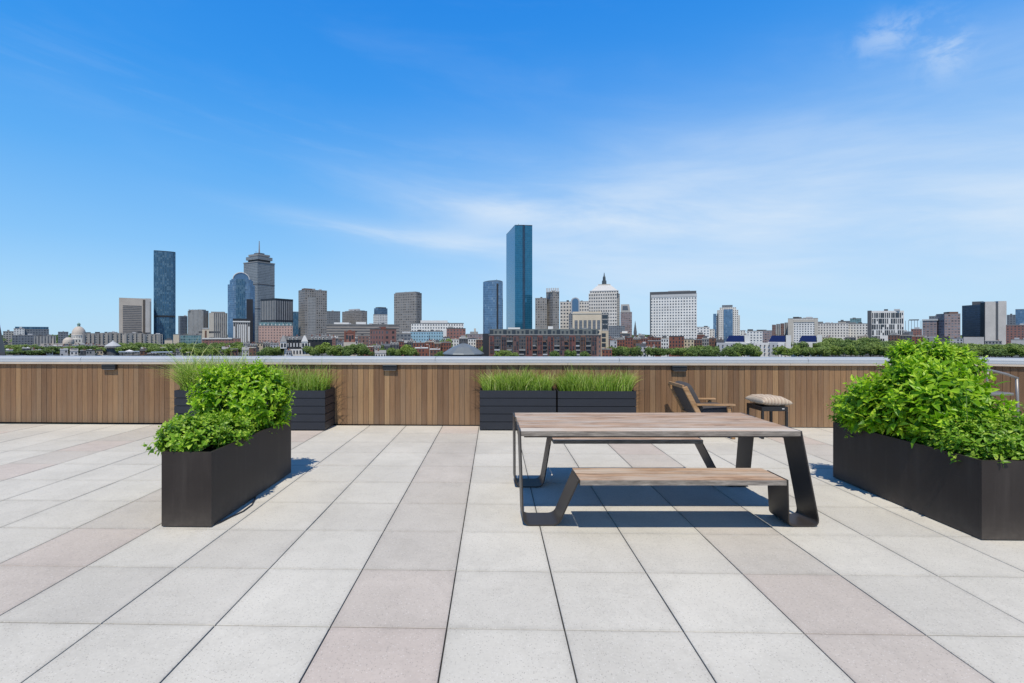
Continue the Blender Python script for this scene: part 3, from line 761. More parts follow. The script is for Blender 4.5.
FM = {
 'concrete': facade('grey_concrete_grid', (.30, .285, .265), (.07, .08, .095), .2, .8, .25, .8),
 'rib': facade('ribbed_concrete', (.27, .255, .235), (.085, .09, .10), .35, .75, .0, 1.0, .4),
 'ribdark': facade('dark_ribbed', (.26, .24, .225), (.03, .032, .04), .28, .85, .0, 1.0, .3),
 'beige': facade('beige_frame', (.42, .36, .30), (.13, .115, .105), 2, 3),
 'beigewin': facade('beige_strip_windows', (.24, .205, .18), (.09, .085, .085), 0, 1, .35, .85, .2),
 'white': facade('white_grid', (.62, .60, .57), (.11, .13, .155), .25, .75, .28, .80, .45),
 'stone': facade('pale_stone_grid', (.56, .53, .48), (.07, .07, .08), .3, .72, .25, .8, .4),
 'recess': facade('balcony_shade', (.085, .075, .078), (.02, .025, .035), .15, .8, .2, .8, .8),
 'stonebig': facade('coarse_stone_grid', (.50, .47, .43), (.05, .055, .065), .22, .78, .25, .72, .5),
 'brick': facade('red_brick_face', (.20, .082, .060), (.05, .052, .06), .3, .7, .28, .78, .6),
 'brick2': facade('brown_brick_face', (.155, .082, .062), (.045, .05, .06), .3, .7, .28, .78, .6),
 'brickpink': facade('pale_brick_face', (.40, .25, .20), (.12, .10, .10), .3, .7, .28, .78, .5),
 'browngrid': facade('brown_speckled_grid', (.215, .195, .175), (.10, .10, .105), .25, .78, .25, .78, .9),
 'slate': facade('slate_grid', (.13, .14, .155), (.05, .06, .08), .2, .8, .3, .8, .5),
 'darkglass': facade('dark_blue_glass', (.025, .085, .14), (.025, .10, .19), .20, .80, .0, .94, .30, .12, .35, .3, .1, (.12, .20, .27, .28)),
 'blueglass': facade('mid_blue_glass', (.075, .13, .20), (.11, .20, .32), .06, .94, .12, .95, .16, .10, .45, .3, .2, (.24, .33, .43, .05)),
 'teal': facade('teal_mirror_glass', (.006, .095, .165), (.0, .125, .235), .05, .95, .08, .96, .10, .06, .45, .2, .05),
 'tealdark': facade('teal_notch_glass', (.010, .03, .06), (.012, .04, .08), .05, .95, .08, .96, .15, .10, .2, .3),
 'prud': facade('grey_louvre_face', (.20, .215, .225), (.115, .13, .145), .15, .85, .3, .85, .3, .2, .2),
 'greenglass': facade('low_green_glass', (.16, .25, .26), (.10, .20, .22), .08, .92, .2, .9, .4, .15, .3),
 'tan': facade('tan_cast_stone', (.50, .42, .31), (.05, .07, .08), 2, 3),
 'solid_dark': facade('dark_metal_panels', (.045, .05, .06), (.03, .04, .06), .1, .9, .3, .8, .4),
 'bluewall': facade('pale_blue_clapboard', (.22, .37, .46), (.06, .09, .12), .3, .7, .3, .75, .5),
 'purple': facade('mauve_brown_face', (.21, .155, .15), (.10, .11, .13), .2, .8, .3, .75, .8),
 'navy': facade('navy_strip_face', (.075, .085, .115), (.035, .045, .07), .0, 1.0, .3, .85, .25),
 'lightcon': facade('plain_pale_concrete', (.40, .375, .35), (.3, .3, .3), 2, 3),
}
C_ = {
 'roofgrey': plain('roof_grey', (.20, .20, .20), .9, 0, .2, .3), 'roofdark': plain('roof_dark', (.05, .052, .058), .85, 0, .25, .3),
 'white': plain('painted_white', (.66, .65, .63), .7, 0, .1, .3), 'stone': plain('pale_stone', (.50, .46, .40), .8, 0, .15, .3),
 'grey': plain('mid_grey', (.26, .26, .26), .8, 0, .15, .3), 'slate': plain('slate_roofing', (.085, .09, .10), .7, 0, .25, .4),
 'brick': plain('red_brick', (.20, .08, .06), .85, 0, .2, .3), 'brown': plain('brown_brick', (.15, .08, .06), .85, 0, .2, .3),
 'dome': plain('dome_stone', (.50, .44, .38), .7, 0, .1, .2), 'green': plain('green_copper', (.18, .30, .27), .7, 0, .2, .3),
 'dark': plain('dark_metal', (.03, .032, .038), .5, .2, .2, .3), 'glass': plain('window_glass', (.035, .045, .06), .12, 0, .3, .5),
 'solar': plain('solar_panel', (.012, .022, .085), .18, .1, .3, .6), 'blue': plain('blue_slab', (.09, .18, .30), .35, .2, .1, .2),
 'tan': plain('tan_stone', (.50, .42, .31), .8, 0, .1, .2), 'pale': plain('pale_grey_wall', (.42, .43, .45), .8, 0, .1, .3),
 'paleblue': plain('pale_blue_roof', (.36, .42, .50), .7, 0, .1, .3), 'light': plain('light_louvre', (.50, .50, .50), .6, 0, .1, .3),
 'bronze': plain('spire_dark', (.07, .085, .095), .5, .2, .2, .2), 'red': plain('red_panel', (.15, .062, .058), .85, 0, .3, .5), 'topgrey': plain('weathered_grey_panels', (.14, .155, .155), .8, 0, .35, .5), 'pier': plain('pier_concrete', (.36, .33, .295), .85, 0, .2, .2), 'slot': plain('slot_shade', (.10, .085, .075), .8, 0, .2, .3), 'mauve': plain('mauve_brick', (.125, .075, .075), .85, 0, .3, .5),
}
class Fr:
    """a thing far away: local x across the view ray, y along it, origin at street level"""
    def __init__(s, name, label, cat, pxc, d, group=None):
        s.d = d; s.al = math.atan((pxc-CX)/F); s.D = d/math.cos(s.al)
        s.root = thing(name, label, cat, ((pxc-CX)/F*d, d, ST), -s.al, group)
    def x(s, px, y=0.0): return math.tan(math.atan((px-CX)/F)-s.al)*(s.D+y)
    def z(s, y, dy=0.0): return (Zp(y, s.d+dy*math.cos(s.al)))-ST
    def poly(s, px0, px1, pxc=None, beta=32, dep=None, y0=0.0):
        if pxc is None:
            a, b = s.x(px0, y0), s.x(px1, y0); dep = dep or min(60, (b-a)*.8); k = dep/s.D
            sh = .93
            return [(a, y0), (b, y0), (b*1+(-(b-a)*.03), y0+dep), (a+(b-a)*.03, y0+dep)]
        c = s.x(pxc, y0); wR = s.x(px1, y0)-c; wL = c-s.x(px0, y0); tb = math.tan(R(beta))
        return [(c, y0), (c+wR, y0+wR*tb), (c+wR-wL, y0+wR*tb+wL/tb), (c-wL, y0+wL/tb)]
    def add(s, part, poly, ya, yb, mat, pu=None, pv=None, top=None, dy=0, z0=None, bevel=0):
        za = 0 if ya is None else s.z(ya, dy)
        if z0 is not None: za = z0
        mb = MB().prism(poly, za, s.z(yb, dy), pu, pv, top)
        return mb.build(part, mat, s.root, merge=False, bevel=bevel)
    def box(s, part, px0, px1, ya, yb, mat, y0=0, dep=10, pu=None, pv=None):
        a, b = s.x(px0, y0), s.x(px1, y0)
        mb = MB().box(a, b, y0, y0+dep, 0 if ya is None else s.z(ya), s.z(yb), pu=pu, pv=pv)
        return mb.build(part, mat, s.root, merge=False)

def bld(name, label, px0, px1, yt, d, mat, pu=4, pv=3.6, pxc=None, beta=32, roof='roofgrey', boxes=(), cat='building', band=None, dep=None):
    f = Fr(name, label, cat, (px0+px1)/2 if pxc is None else pxc, d)
    P = f.poly(px0, px1, pxc, beta, dep)
    f.add('wall', P, None, yt, FM[mat], pu, pv)
    cx_ = sum(p[0] for p in P)/4; cy_ = sum(p[1] for p in P)/4
    ins = [(cx_+(p[0]-cx_)*.985, cy_+(p[1]-cy_)*.985) for p in P]
    out = [(cx_+(p[0]-cx_)*1.006, cy_+(p[1]-cy_)*1.006) for p in P]
    zt = f.z(yt); MB().prism(out, zt+.002, zt+.9).build('parapet', C_[roof], f.root, merge=False)
    rc = random.Random(int(px0*13+yt*7)); wpx = px1-px0
    if wpx > 6:
        for _ in range(max(1, int(wpx/7))):
            kx = (rc.random()-.5)*.7; ky = (rc.random()-.5)*.4
            e1 = (P[1][0]-P[0][0], P[1][1]-P[0][1]); e2 = (P[3][0]-P[0][0], P[3][1]-P[0][1])
            ux, uy = cx_+e1[0]*kx+e2[0]*ky, cy_+e1[1]*kx+e2[1]*ky; hw = 1+2.2*rc.random(); hh = (.9+1.6*rc.random())*d/700
            MB().box(ux-hw, ux+hw, uy-1.5, uy+1.5, zt+.9, zt+.9+hh).build('rooftop_unit', C_[rc.choice(['grey', 'light', 'slate', 'roofdark', 'pale'])], f.root, merge=False)
    for (a, b_, y, mt) in boxes:
        if pxc is None: f.box('penthouse', a, b_, yt, y, C_[mt], y0=max(2, .2*abs(P[2][1])), dep=max(4, .4*abs(P[2][1])))
        else:
            k_ = min(.9, (b_-a)/(px1-px0)); xm_ = (f.x(a)+f.x(b_))/2-(f.x(px0)+f.x(px1))/2
            lim = (1-k_)*.5*(f.x(px1)-f.x(px0))*.6; xm_ = max(-lim, min(lim, xm_))
            f.add('penthouse', [(cx_+xm_+(p[0]-cx_)*k_, cy_+(p[1]-cy_)*k_) for p in P], yt, y, C_[mt])
    if band:
        for (y0_, y1_, mt) in band:
            o2 = [(cx_+(p[0]-cx_)*1.008, cy_+(p[1]-cy_)*1.008) for p in P]
            MB().prism(o2, f.z(y0_), f.z(y1_)).build('band', C_[mt] if mt in C_ else FM[mt], f.root, merge=False)
    return f, P

def onface(f, pxc, beta, pa, pb, ya, yb, mat, part, pu=None, pv=None, off=.35):
    tb = math.tan(R(beta)); q = []
    c = f.x(pxc)
    for px in (pa, pb):
        x = f.x(px)
        for _ in range(4): x = f.x(px, (x-c)*tb)
        q.append((x, (x-c)*tb))
    nx, ny = math.sin(R(beta))*off, -math.cos(R(beta))*off
    return f.add(part, [(q[0][0]+nx, q[0][1]+ny), (q[1][0]+nx, q[1][1]+ny), (q[1][0], q[1][1]+.05), (q[0][0], q[0][1]+.05)], ya, yb, mat, pu, pv)

# ---------------- ground
def ground_material():
    m, t, b = material('city_ground')
    tc = t.new('ShaderNodeTexCoord').outputs['Object']
    n = t.noise(tc, .012, 5, .6); n2 = t.noise(tc, .15, 4, .6)
    c = t.ramp(n, [(.38, (.045, .075, .022)), (.47, (.09, .09, .085)), (.58, (.15, .145, .135)), (.7, (.075, .08, .05))])
    c = t.mix(1.0, c, t.ramp(n2, [(.3, .7), (.7, 1.25)]), 'MULTIPLY')
    t.l.new(c, b.inputs['Base Color']); b.inputs['Roughness'].default_value = .95
    return m
g_ = MB(); n = 48; prev = None
rings = [0, 60, 400, 1500, 5000, 14000]
for r0, r1 in zip(rings, rings[1:]):
    for k in range(n):
        a, b_ = 2*math.pi*k/n, 2*math.pi*(k+1)/n
        P = lambda r, t: (r*math.cos(t), r*math.sin(t), ST)
        g_.face([P(r0, a), P(r1, a), P(r1, b_), P(r0, b_)] if r0 else [P(0, 0), P(r1, a), P(r1, b_)])
struct(g_.build('ground', ground_material()))
M_ASPH = plain('asphalt', (.055, .055, .058), .9, 0, .15, .2)
struct(MB().box(-420, 420, 452, 468, ST+.002, ST+.02).build('road', M_ASPH))
struct(MB().box(-420, -170, 430, 448, ST+.002, ST+.018).build('car_park', plain('car_park_asphalt', (.10, .10, .10), .9, 0, .15, .2)))
# own building under the terrace
own = thing('host_building', 'the building that carries the roof terrace, below the deck', 'building', (0, 1.4, ST))
MB().prism([(-13.1, -6.7), (13.1, -6.7), (13.1, 6.7), (-13.1, 6.7)], 0, 19.69, 4, 3.4).build('wall', FM['brick2'], own, merge=False)

# ---------------- tall landmarks
# beige office tower at the left
f = Fr('office_tower', 'beige concrete tower with a recessed dark window field, left of the slim glass tower', 'tower', 135, 1000)
f.add('wall', f.poly(119.0, 151.2, None, dep=30), None, 298.2, FM['beige'])
f.box('window_field', 122.8, 141.4, 334, 305.5, FM['beigewin'], y0=-.6, dep=.5, pu=3, pv=3.6)
f.box('dark_slot', 142.9, 145.2, 334, 299.5, C_['slot'], y0=-.6, dep=.5)
f.box('end_bay', 145.4, 151.4, None, 298.0, FM['lightcon'], y0=-1.0, dep=.9)
f.box('dark_slot', 149.7, 151.0, 334, 301, C_['grey'], y0=-1.5, dep=.45)
# slim dark glass tower
f = Fr('glass_tower', 'slim tall dark blue glass tower standing alone on the left', 'tower', 164.5, 1050)
xs = [f.x(q) for q in (153.6, 156.5, 160, 164.5, 169, 173, 175.6)]; ys = [3.0, 1.0, .2, 0, .2, 1.0, 4.0]
P = list(zip(xs, ys))+[(xs[-1]-2, 38), (xs[0]+2, 38)]
f.add('wall', P, None, 251.6, FM['darkglass'], 3.4, 4.2)
f.add('crown', [(x*.99, y+.4) for x, y in P], 251.6, 250.9, C_['dark'])
o = f.box('mechanical_band', 153.9, 175.4, 317.2, 315.4, C_['dark'], y0=-.25, dep=20)
# grey ribbed pair
bld('apartment_tower', 'narrow slate tower at the left end of the ribbed concrete pair', 178.2, 187.5, 316.3, 980, 'slate', 3, 3.2, pxc=180.2, beta=30)
f, P = bld('apartment_tower', 'ribbed grey concrete tower, left one of the pair beside the rounded blue glass tower', 187.3, 208.6, 311.0, 960, 'rib', 3.6, 4, pxc=203.2, beta=40, boxes=((190, 206, 309.4, 'grey'),))
for k in range(5): f.box('turret', 188.6+k*3.3, 190.2+k*3.3, 311, 309.2, C_['grey'], y0=26, dep=4)
f, P = bld('apartment_tower', 'paler ribbed concrete tower, right one of the pair beside the rounded blue glass tower', 209.2, 227.4, 313.4, 960, 'rib', 3.6, 4, boxes=((211, 225, 311.6, 'grey'),))
f.box('pale_bay', 208.9, 214.0, None, 313.0, C_['stone'], y0=-.6, dep=.5)
# rounded blue glass tower with arched crown
f = Fr('glass_tower', 'blue glass tower with stepped shoulders and a white arched crown', 'tower', 241, 940)
def oct_(px0, px1, y0, y1, ch):
    a, b = f.x(px0), f.x(px1); c = (b-a)*ch
    return [(a+c, y0), (b-c, y0), (b, y0+c), (b, y1-c), (b-c, y1), (a+c, y1), (a, y1-c), (a, y0+c)]
f.add('wall', oct_(227.6, 255.0, 0, 50, .18), None, 284.6, FM['blueglass'], 3, 4)
f.add('shoulder', oct_(229.6, 253.2, 2, 48, .2), 284.6, 280.2, FM['blueglass'], 3, 4)
f.add('shoulder', oct_(231.0, 251.8, 3, 47, .22), 280.2, 278.8, FM['blueglass'], 3, 4)
f.box('glass_bay', 236.0, 245.0, None, 279.0, FM['darkglass'], y0=-1.2, dep=1.1, pu=3, pv=4)
f.box('dark_bay', 246.5, 253.0, None, 299.0, C_['dark'], y0=-.7, dep=.6)
cr = MB(); xc_ = f.x(241.2); rw = f.x(249.4)-xc_; hz = f.z(272.3)-f.z(276.4)
hz *= 1.0
for yy in (8, 15, 22, 29, 36):
    cr.tube([(xc_+rw*math.cos(t), yy, f.z(278.8)+(f.z(271.9)-f.z(278.8))*math.sin(t)) for t in [math.pi*k/14 for k in range(15)]], .75, 5)
for t in [math.pi*k/8 for k in range(1, 8)]:
    cr.tube([(xc_+rw*math.cos(t), 8, f.z(278.8)+(f.z(271.9)-f.z(278.8))*math.sin(t)), (xc_+rw*math.cos(t), 36, f.z(278.8)+(f.z(271.9)-f.z(278.8))*math.sin(t))], .5, 5)
cr.build('crown', C_['white'], f.root, merge=False)
dm = MB()
for k in range(14):
    t0, t1 = math.pi*k/14, math.pi*(k+1)/14
    q = lambda t, y: (xc_+(rw-1)*math.cos(t), y, f.z(278.8)+(f.z(272.4)-f.z(278.8))*math.sin(t))
    dm.face([q(t0, 8.5), q(t1, 8.5), q(t1, 36), q(t0, 36)]); dm.face([q(t0, 8.5), q(t1, 8.5), (xc_, 8.5, f.z(278.8))])
dm.build('crown_glass', C_['blue'], f.root, merge=False)
# grey tower with overhanging crown and mast
f = Fr('office_tower', 'tall grey tower with an overhanging observation crown and a thin mast', 'tower', 257, 1120)
P = f.poly(243.2, 275.0, 257.5, 34)
f.add('wall', P, None, 262.0, FM['prud'], 3.2, 3.8)
for ya, yb in ((284.5, 283.4), (309, 308)):
    c0 = sum(p[0] for p in P)/4, sum(p[1] for p in P)/4
    f.add('mechanical_band', [(c0[0]+(p[0]-c0[0])*1.01, c0[1]+(p[1]-c0[1])*1.01) for p in P], ya, yb, C_['slate'])
c0 = sum(p[0] for p in P)/4, sum(p[1] for p in P)/4
sc_ = lambda k: [(c0[0]+(p[0]-c0[0])*k, c0[1]+(p[1]-c0[1])*k) for p in P]
f.add('roof_slab', sc_(1.03), 262.0, 261.0, C_['grey'])
f.add('neck', sc_(.72), 261.0, 258.6, C_['dark'])
f.add('crown_slab', sc_(.86), 258.6, 255.4, FM['prud'], 3, 3)
f.add('neck', sc_(.62), 255.4, 254.6, C_['dark'])
f.add('crown_slab', sc_(.70), 254.6, 252.8, C_['grey'])
f.add('penthouse', sc_(.34), 252.8, 251.0, C_['slate'])
mx, my = c0
MB().tube([(mx, my, f.z(253)), (mx, my, f.z(246.5)), (mx, my, f.z(238.2))], 2.3, 6, r2=.9).build('mast', C_['grey'], f.root)
MB().tube([(mx-7, my, f.z(251.5)), (mx-7, my, f.z(248.5))], .4, 5).build('antenna', C_['grey'], f.root)
# small white ribbed block in front
f, P = bld('office_block', 'small white and black ribbed block at the foot of the rounded blue glass tower', 233.2, 249.8, 320.4, 760, 'ribdark', 3.2, 4)
f.box('roof_band', 232.8, 250.2, 320.6, 318.6, C_['dark'], y0=-.5, dep=12)
f.box('cornice', 232.8, 250.2, 322.3, 321.0, C_['white'], y0=-.8, dep=.7)
for k in range(5): f.box('pier', 237.2+k*2.0, 238.3+k*2.0, None, 324.5, C_['white'], y0=-.9, dep=.8)
for k in (233.4, 248.2): f.box('pier', k, k+1.6, None, 326.5, C_['white'], y0=-.9, dep=.8)
# striped block
f, P = bld('office_block', 'dark block with pale vertical stripes and a heavy dark roof edge', 260.2, 293.4, 300.0, 860, 'ribdark', 4.6, 4, pxc=275.5, beta=35, roof='roofdark', band=((300.2, 298.2, 'dark'), (321.5, 319.8, 'dark')))
f, P = bld('apartment_block', 'long pale brick block with a blue grey balcony crown below the striped block', 258.6, 292.6, 326.0, 640, 'brickpink', 3.6, 3.4, boxes=())
f.box('top_storey', 259.0, 292.2, 326, 322.4, FM['greenglass'], y0=1.2, dep=14, pu=3, pv=2)
for k in range(9): f.box('pilaster', 260+k*3.8, 260.8+k*3.8, 326, 323.8, C_['white'], y0=.3, dep=.8)
bld('glass_block', 'narrow dark blue glass block squeezed behind the striped block', 293.0, 299, 312.0, 1000, 'darkglass', 3, 3.6)
# grey concrete slab tower
f, P = bld('apartment_tower', 'tall grey concrete apartment tower with a browner left bay', 298.2, 327.3, 289.8, 900, 'browngrid', 4.2, 4.6, pxc=305.0, beta=20, boxes=((299.0, 311.5, 287.6, 'brown'),))
onface(f, 305.0, 20, 307.5, 315.6, None, 296.5, FM['concrete'], 'pale_panel', 2.4, 3.0)
bld('office_block', 'dark grey block just right of the tall grey apartment tower', 327.0, 340.2, 311.6, 1000, 'slate', 3.5, 3.6, roof='roofdark')
bld('office_block', 'broad brownish office block with white louvres on its roof', 341.0, 367.2, 311.2, 1000, 'browngrid', 3.2, 3.6, pxc=361.5, beta=35, boxes=((348, 360, 308.4, 'light'), (344, 365, 310.2, 'roofgrey')))
f, P = bld('glass_tower', 'small tower with white lower storeys and a blue glass cap', 373.2, 387.6, 314.5, 1000, 'white', 4, 3.6, pxc=378, beta=30)
f.add('glass_cap', f.poly(374.0, 387.6, 378, 30), 314.5, 308.0, FM['blueglass'], 3, 3.6)
f.add('roof_lid', f.poly(375.5, 386.2, 379, 30, y0=1), 308.0, 307.0, C_['slate'])
f, P = bld('apartment_tower', 'square brown speckled tower standing apart in the middle left', 393.2, 421.8, 293.0, 900, 'browngrid', 4.2, 4.6, pxc=416.3, beta=52, boxes=((394.5, 420, 291.4, 'grey'),))

# glass tower left of the tallest
f = Fr('glass_tower', 'curved blue glass tower just left of the tallest teal tower', 'tower', 493, 800)
xs = [483.0, 484.6, 488, 492, 496, 499.6, 502.2, 503.0]; ys = [6, 3, .8, 0, .3, 1.5, 4.5, 9]
P = [(f.x(a), b) for a, b in zip(xs, ys)]+[(f.x(502), 30), (f.x(484), 30)]
f.add('wall', P, None, 281.8, FM['blueglass'], 2.6, 3.8)
tp = [(x*.985, y+.5) for x, y in P]
mbt = MB(); zt = [f.z(y_) for y_ in (281.9, 281.5, 280.9, 280.6, 280.3, 280.5, 281.0, 281.4, 281.2, 281.6)]
for i in range(len(tp)):
    a, b_ = tp[i], tp[(i+1) % len(tp)]; mbt.face([(a[0], a[1], f.z(281.9)), (b_[0], b_[1], f.z(281.9)), (b_[0], b_[1], zt[(i+1) % len(tp)]+.6), (a[0], a[1], zt[i]+.6)])
mbt.face([(p[0], p[1], z+.5) for p, z in zip(tp, zt)])
mbt.build('sloped_crown', FM['blueglass'], f.root, merge=False)
f.box('recess', 496.6, 498.4, None, 283.5, C_['dark'], y0=.2, dep=2)
MB().tube([(f.x(495), 12, f.z(281)), (f.x(497), 12, f.z(278.4))], .35, 5).build('crane_arm', C_['grey'], f.root)
# tallest teal tower
f = Fr('glass_tower', 'tallest tower, a teal mirror glass slab with a dark vertical notch', 'tower', 515, 967)
A = (f.x(515), 0); B = (f.x(506.3, 92), 92); Cc = (f.x(522.6), 2); N1 = (f.x(523.0), 7); N2 = (f.x(524.9), 7); D_ = (f.x(525.1), 2); E = (f.x(532.4), 6); G = (f.x(528, 96), 96)
f.add('wall', [A, Cc, N1, N2, D_, E, G, B], None, 225.2, FM['teal'], 3.4, 3.9)
f.add('notch', [(f.x(522.7), 1.9), (f.x(525.0), 1.9), (f.x(524.9), 6.8), (f.x(522.8), 6.8)], None, 225.6, FM['tealdark'], 3, 3.9)
f.add('roof_edge', [(x*1.001, y) for x, y in [A, (f.x(522.6), 1), (f.x(532.4), 5), G, B]], 225.2, 224.8, C_['slate'])
MB().tube([(f.x(518.6), 20, f.z(225)), (f.x(518.6), 20, f.z(221.6))], .8, 6, r2=.5).build('antenna', C_['grey'], f.root)
MB().box(f.x(517.6), f.x(519.8), 18, 22, f.z(225), f.z(223.6)).build('rooftop_unit', C_['grey'], f.root)
bld('apartment_tower', 'shorter grey brown tower directly right of the tallest teal tower', 535.2, 547.0, 298.4, 900, 'browngrid', 4.2, 4.6)
f, P = bld('apartment_tower', 'grey brown tower with a white ribbed top right of the tallest teal tower', 546.0, 559.3, 291.4, 890, 'browngrid', 4.2, 4.6, pxc=553, beta=32)
for k in range(6): f.box('white_fin', 546.2+k*2.2, 547.7+k*2.2, 292, 287.8, C_['light'], y0=1+abs(k-3)*1.2, dep=4)
bld('office_block', 'pale gridded office block left of the arched gable', 560.0, 572.0, 302.0, 950, 'stonebig', 5.6, 6.4)
bld('office_block', 'pale gridded office block right of the arched gable', 579.0, 589.2, 301.6, 950, 'stonebig', 5.6, 6.4)
f = Fr('office_block', 'office block whose front rises into a round arched dark gable', 'building', 575, 930)
a, b_ = f.x(570.8), f.x(579.8); zc = f.z(301.6); r_ = (b_-a)/2
m1 = MB(); pts = [(a, 0), (b_, 0)]
arc = [((a+b_)/2+r_*math.cos(t), zc+r_*.95*math.sin(t)) for t in [math.pi*k/12 for k in range(13)]]
ring = [(b_, 0)]+arc+[(a, 0)]
m1.face([(x, 0, z) for x, z in ring]); 
for (x0, z0), (x1, z1) in zip(ring, ring[1:]): m1.face([(x0, 0, z0), (x0, 25, z0), (x1, 25, z1), (x1, 0, z1)])
m1.build('wall', C_['pale'], f.root, merge=False)
ring2 = [(x*.72+(a+b_)/2*.28, z if z == 0 else zc+(z-zc)*.78) for x, z in ring]
m2 = MB(); m2.face([(x, -.3, z) for x, z in ring2]); m2.build('arched_window', C_['blue'], f.root, merge=False)
# stone tower with stepped pyramid and spire
f = Fr('stone_tower', 'pale stone tower with a stepped pyramid top and a dark needle spire', 'tower', 604, 940)
f.add('wall', f.poly(588.6, 617.0, None, dep=46), None, 293.2, FM['stonebig'], 4.6, 6.2)
f.box('side_wing', 616.9, 619.8, None, 293.6, FM['concrete'], y0=7, dep=36, pu=3.2, pv=3.6)  # narrow right side of the tower, its shade put in as darker material
f.box('upper_tier', 589.8, 618.6, 293.2, 290.8, FM['stonebig'], y0=1.6, dep=40, pu=4.6, pv=5)
x0_, x1_ = f.x(590.6), f.x(618); xa, xb = f.x(597.5), f.x(611.0)
MB().prism([(x0_, 3), (x1_, 3), (x1_, 40), (x0_, 40)], f.z(290.8), f.z(284.6), top=[(xa, 14), (xb, 14), (xb, 36), (xa, 36)]).build('pyramid_roof', C_['light'], f.root, merge=False)
f.box('cornice', 589.6, 618.4, 291.2, 290.4, C_['light'], y0=1.2, dep=41)
MB().prism([(xa+1, 15), (xb-1, 15), (xb-1, 35), (xa+1, 35)], f.z(284.6), f.z(283.4)).build('lantern_base', C_['stone'], f.root, merge=False)
xm = f.x(604.2)
MB().lathe([(4.6, f.z(283.4)), (4.3, f.z(279.5)), (3.0, f.z(279.2)), (2.6, f.z(275.8)), (1.3, f.z(274.6)), (.5, f.z(271.6)), (0, f.z(270.9))], 8, xm, 22).build('spire', C_['bronze'], f.root, merge=False)
f.box('lower_wing', 606, 625.0, None, 326.0, FM['slate'], y0=-25, dep=22, pu=4, pv=4)
# brown tower with grey cap
f, P = bld('office_tower', 'brown brick tower with a sloping grey cap right of the spire tower', 620.4, 632.0, 312.4, 930, 'purple', 3.2, 3.6)
MB().prism([(f.x(620.6), .5), (f.x(630.6), .5), (f.x(630.6), 16), (f.x(620.6), 16)], f.z(312.4), f.z(304.2), top=[(f.x(621), 2), (f.x(629.2), 2), (f.x(629.2), 14), (f.x(621), 14)]).build('cap', FM['concrete'], f.root, merge=False)
# tan modern block
f = Fr('modern_block', 'tan stone block with tall dark window bays behind the red brick block', 'building', 587, 640)
f.add('wall', f.poly(572.6, 601.4, None, dep=24), None, 311.6, FM['tan'])
for k in range(6): f.box('window', 574.6+k*4.5, 577.7+k*4.5, 329.5, 320.2, FM['slate'], y0=-.25, dep=.2, pu=1.5, pv=2)
f.box('cornice', 572.2, 601.6, 314.0, 312.8, C_['stone'], y0=-.5, dep=.45)
f.box('side_wing', 601.4, 608.6, None, 312.6, FM['concrete'], y0=1.5, dep=18, pu=3, pv=3)
for k in range(3): f.box('dark_window', 602.2, 607.8, 318.5+k*5, 315.0+k*5, C_['glass'], y0=1.2, dep=.25)
f.box('side_wing', 568.8, 572.5, None, 313.5, FM['slate'], y0=2, dep=18, pu=3, pv=3)
f = Fr('modern_block', 'low tan framed block beside the right end of the red brick block', 'building', 604, 400)
f.add('wall', f.poly(600.6, 608.4, None, dep=12), None, 331, C_['tan'])
for k in range(4): f.box('window', 601.8, 605.8, 336.8+k*5.0, 333.2+k*5.0, C_['glass'], y0=-.2, dep=.18)
# white gridded slab
f, P = bld('office_tower', 'broad white gridded office slab with a dark roof cap', 650.4, 696.8, 294.4, 900, 'white', 4.8, 5.4, dep=35)
f.box('louvre_band', 650.4, 696.8, 297.0, 294.0, C_['light'], y0=-.5, dep=.45)
f.box('roof_cap', 649.9, 696.3, 294.2, 291.4, C_['slate'], y0=-.6, dep=30)
f.box('edge_pier', 649.9, 651.0, None, 294.2, C_['slate'], y0=-.6, dep=.5)
f.box('penthouse', 668, 690, 291.4, 290.6, C_['light'], y0=4, dep=12)
bld('office_block', 'low white block at the foot of the white gridded slab', 696.6, 709.6, 327.4, 760, 'white', 5, 3.8)
bld('apartment_block', 'tan block between the low white block and the stepped tower', 709.4, 714.6, 329.6, 760, 'stone', 4, 3.6)
# stepped tower
f = Fr('apartment_tower', 'stepped tower with a blue glass centre and beige sides', 'tower', 726, 850)
f.add('wall', f.poly(713.6, 740.0, None, dep=22), None, 315.4, FM['stone'], 3, 3.4)
f.box('glass_edge', 713.2, 716.4, None, 313.6, FM['blueglass'], y0=-.5, dep=10, pu=3, pv=3.4)
f.box('shaft', 717.0, 738.4, None, 310.0, FM['stone'], y0=-1.2, dep=20, pu=3, pv=3.4)
f.box('glass_centre', 723.6, 732.8, None, 309.4, FM['blueglass'], y0=-2.4, dep=1.1, pu=3, pv=3.4)
f.box('dark_edge', 717.0, 718.6, None, 313.5, C_['slate'], y0=-1.6, dep=.35)
f.box('top_tier', 719.6, 736.2, 310.0, 307.4, FM['stone'], y0=0, dep=16, pu=3, pv=3)
f.box('crown', 722.0, 732.6, 307.4, 305.0, FM['slate'], y0=2, dep=10, pu=2, pv=2)
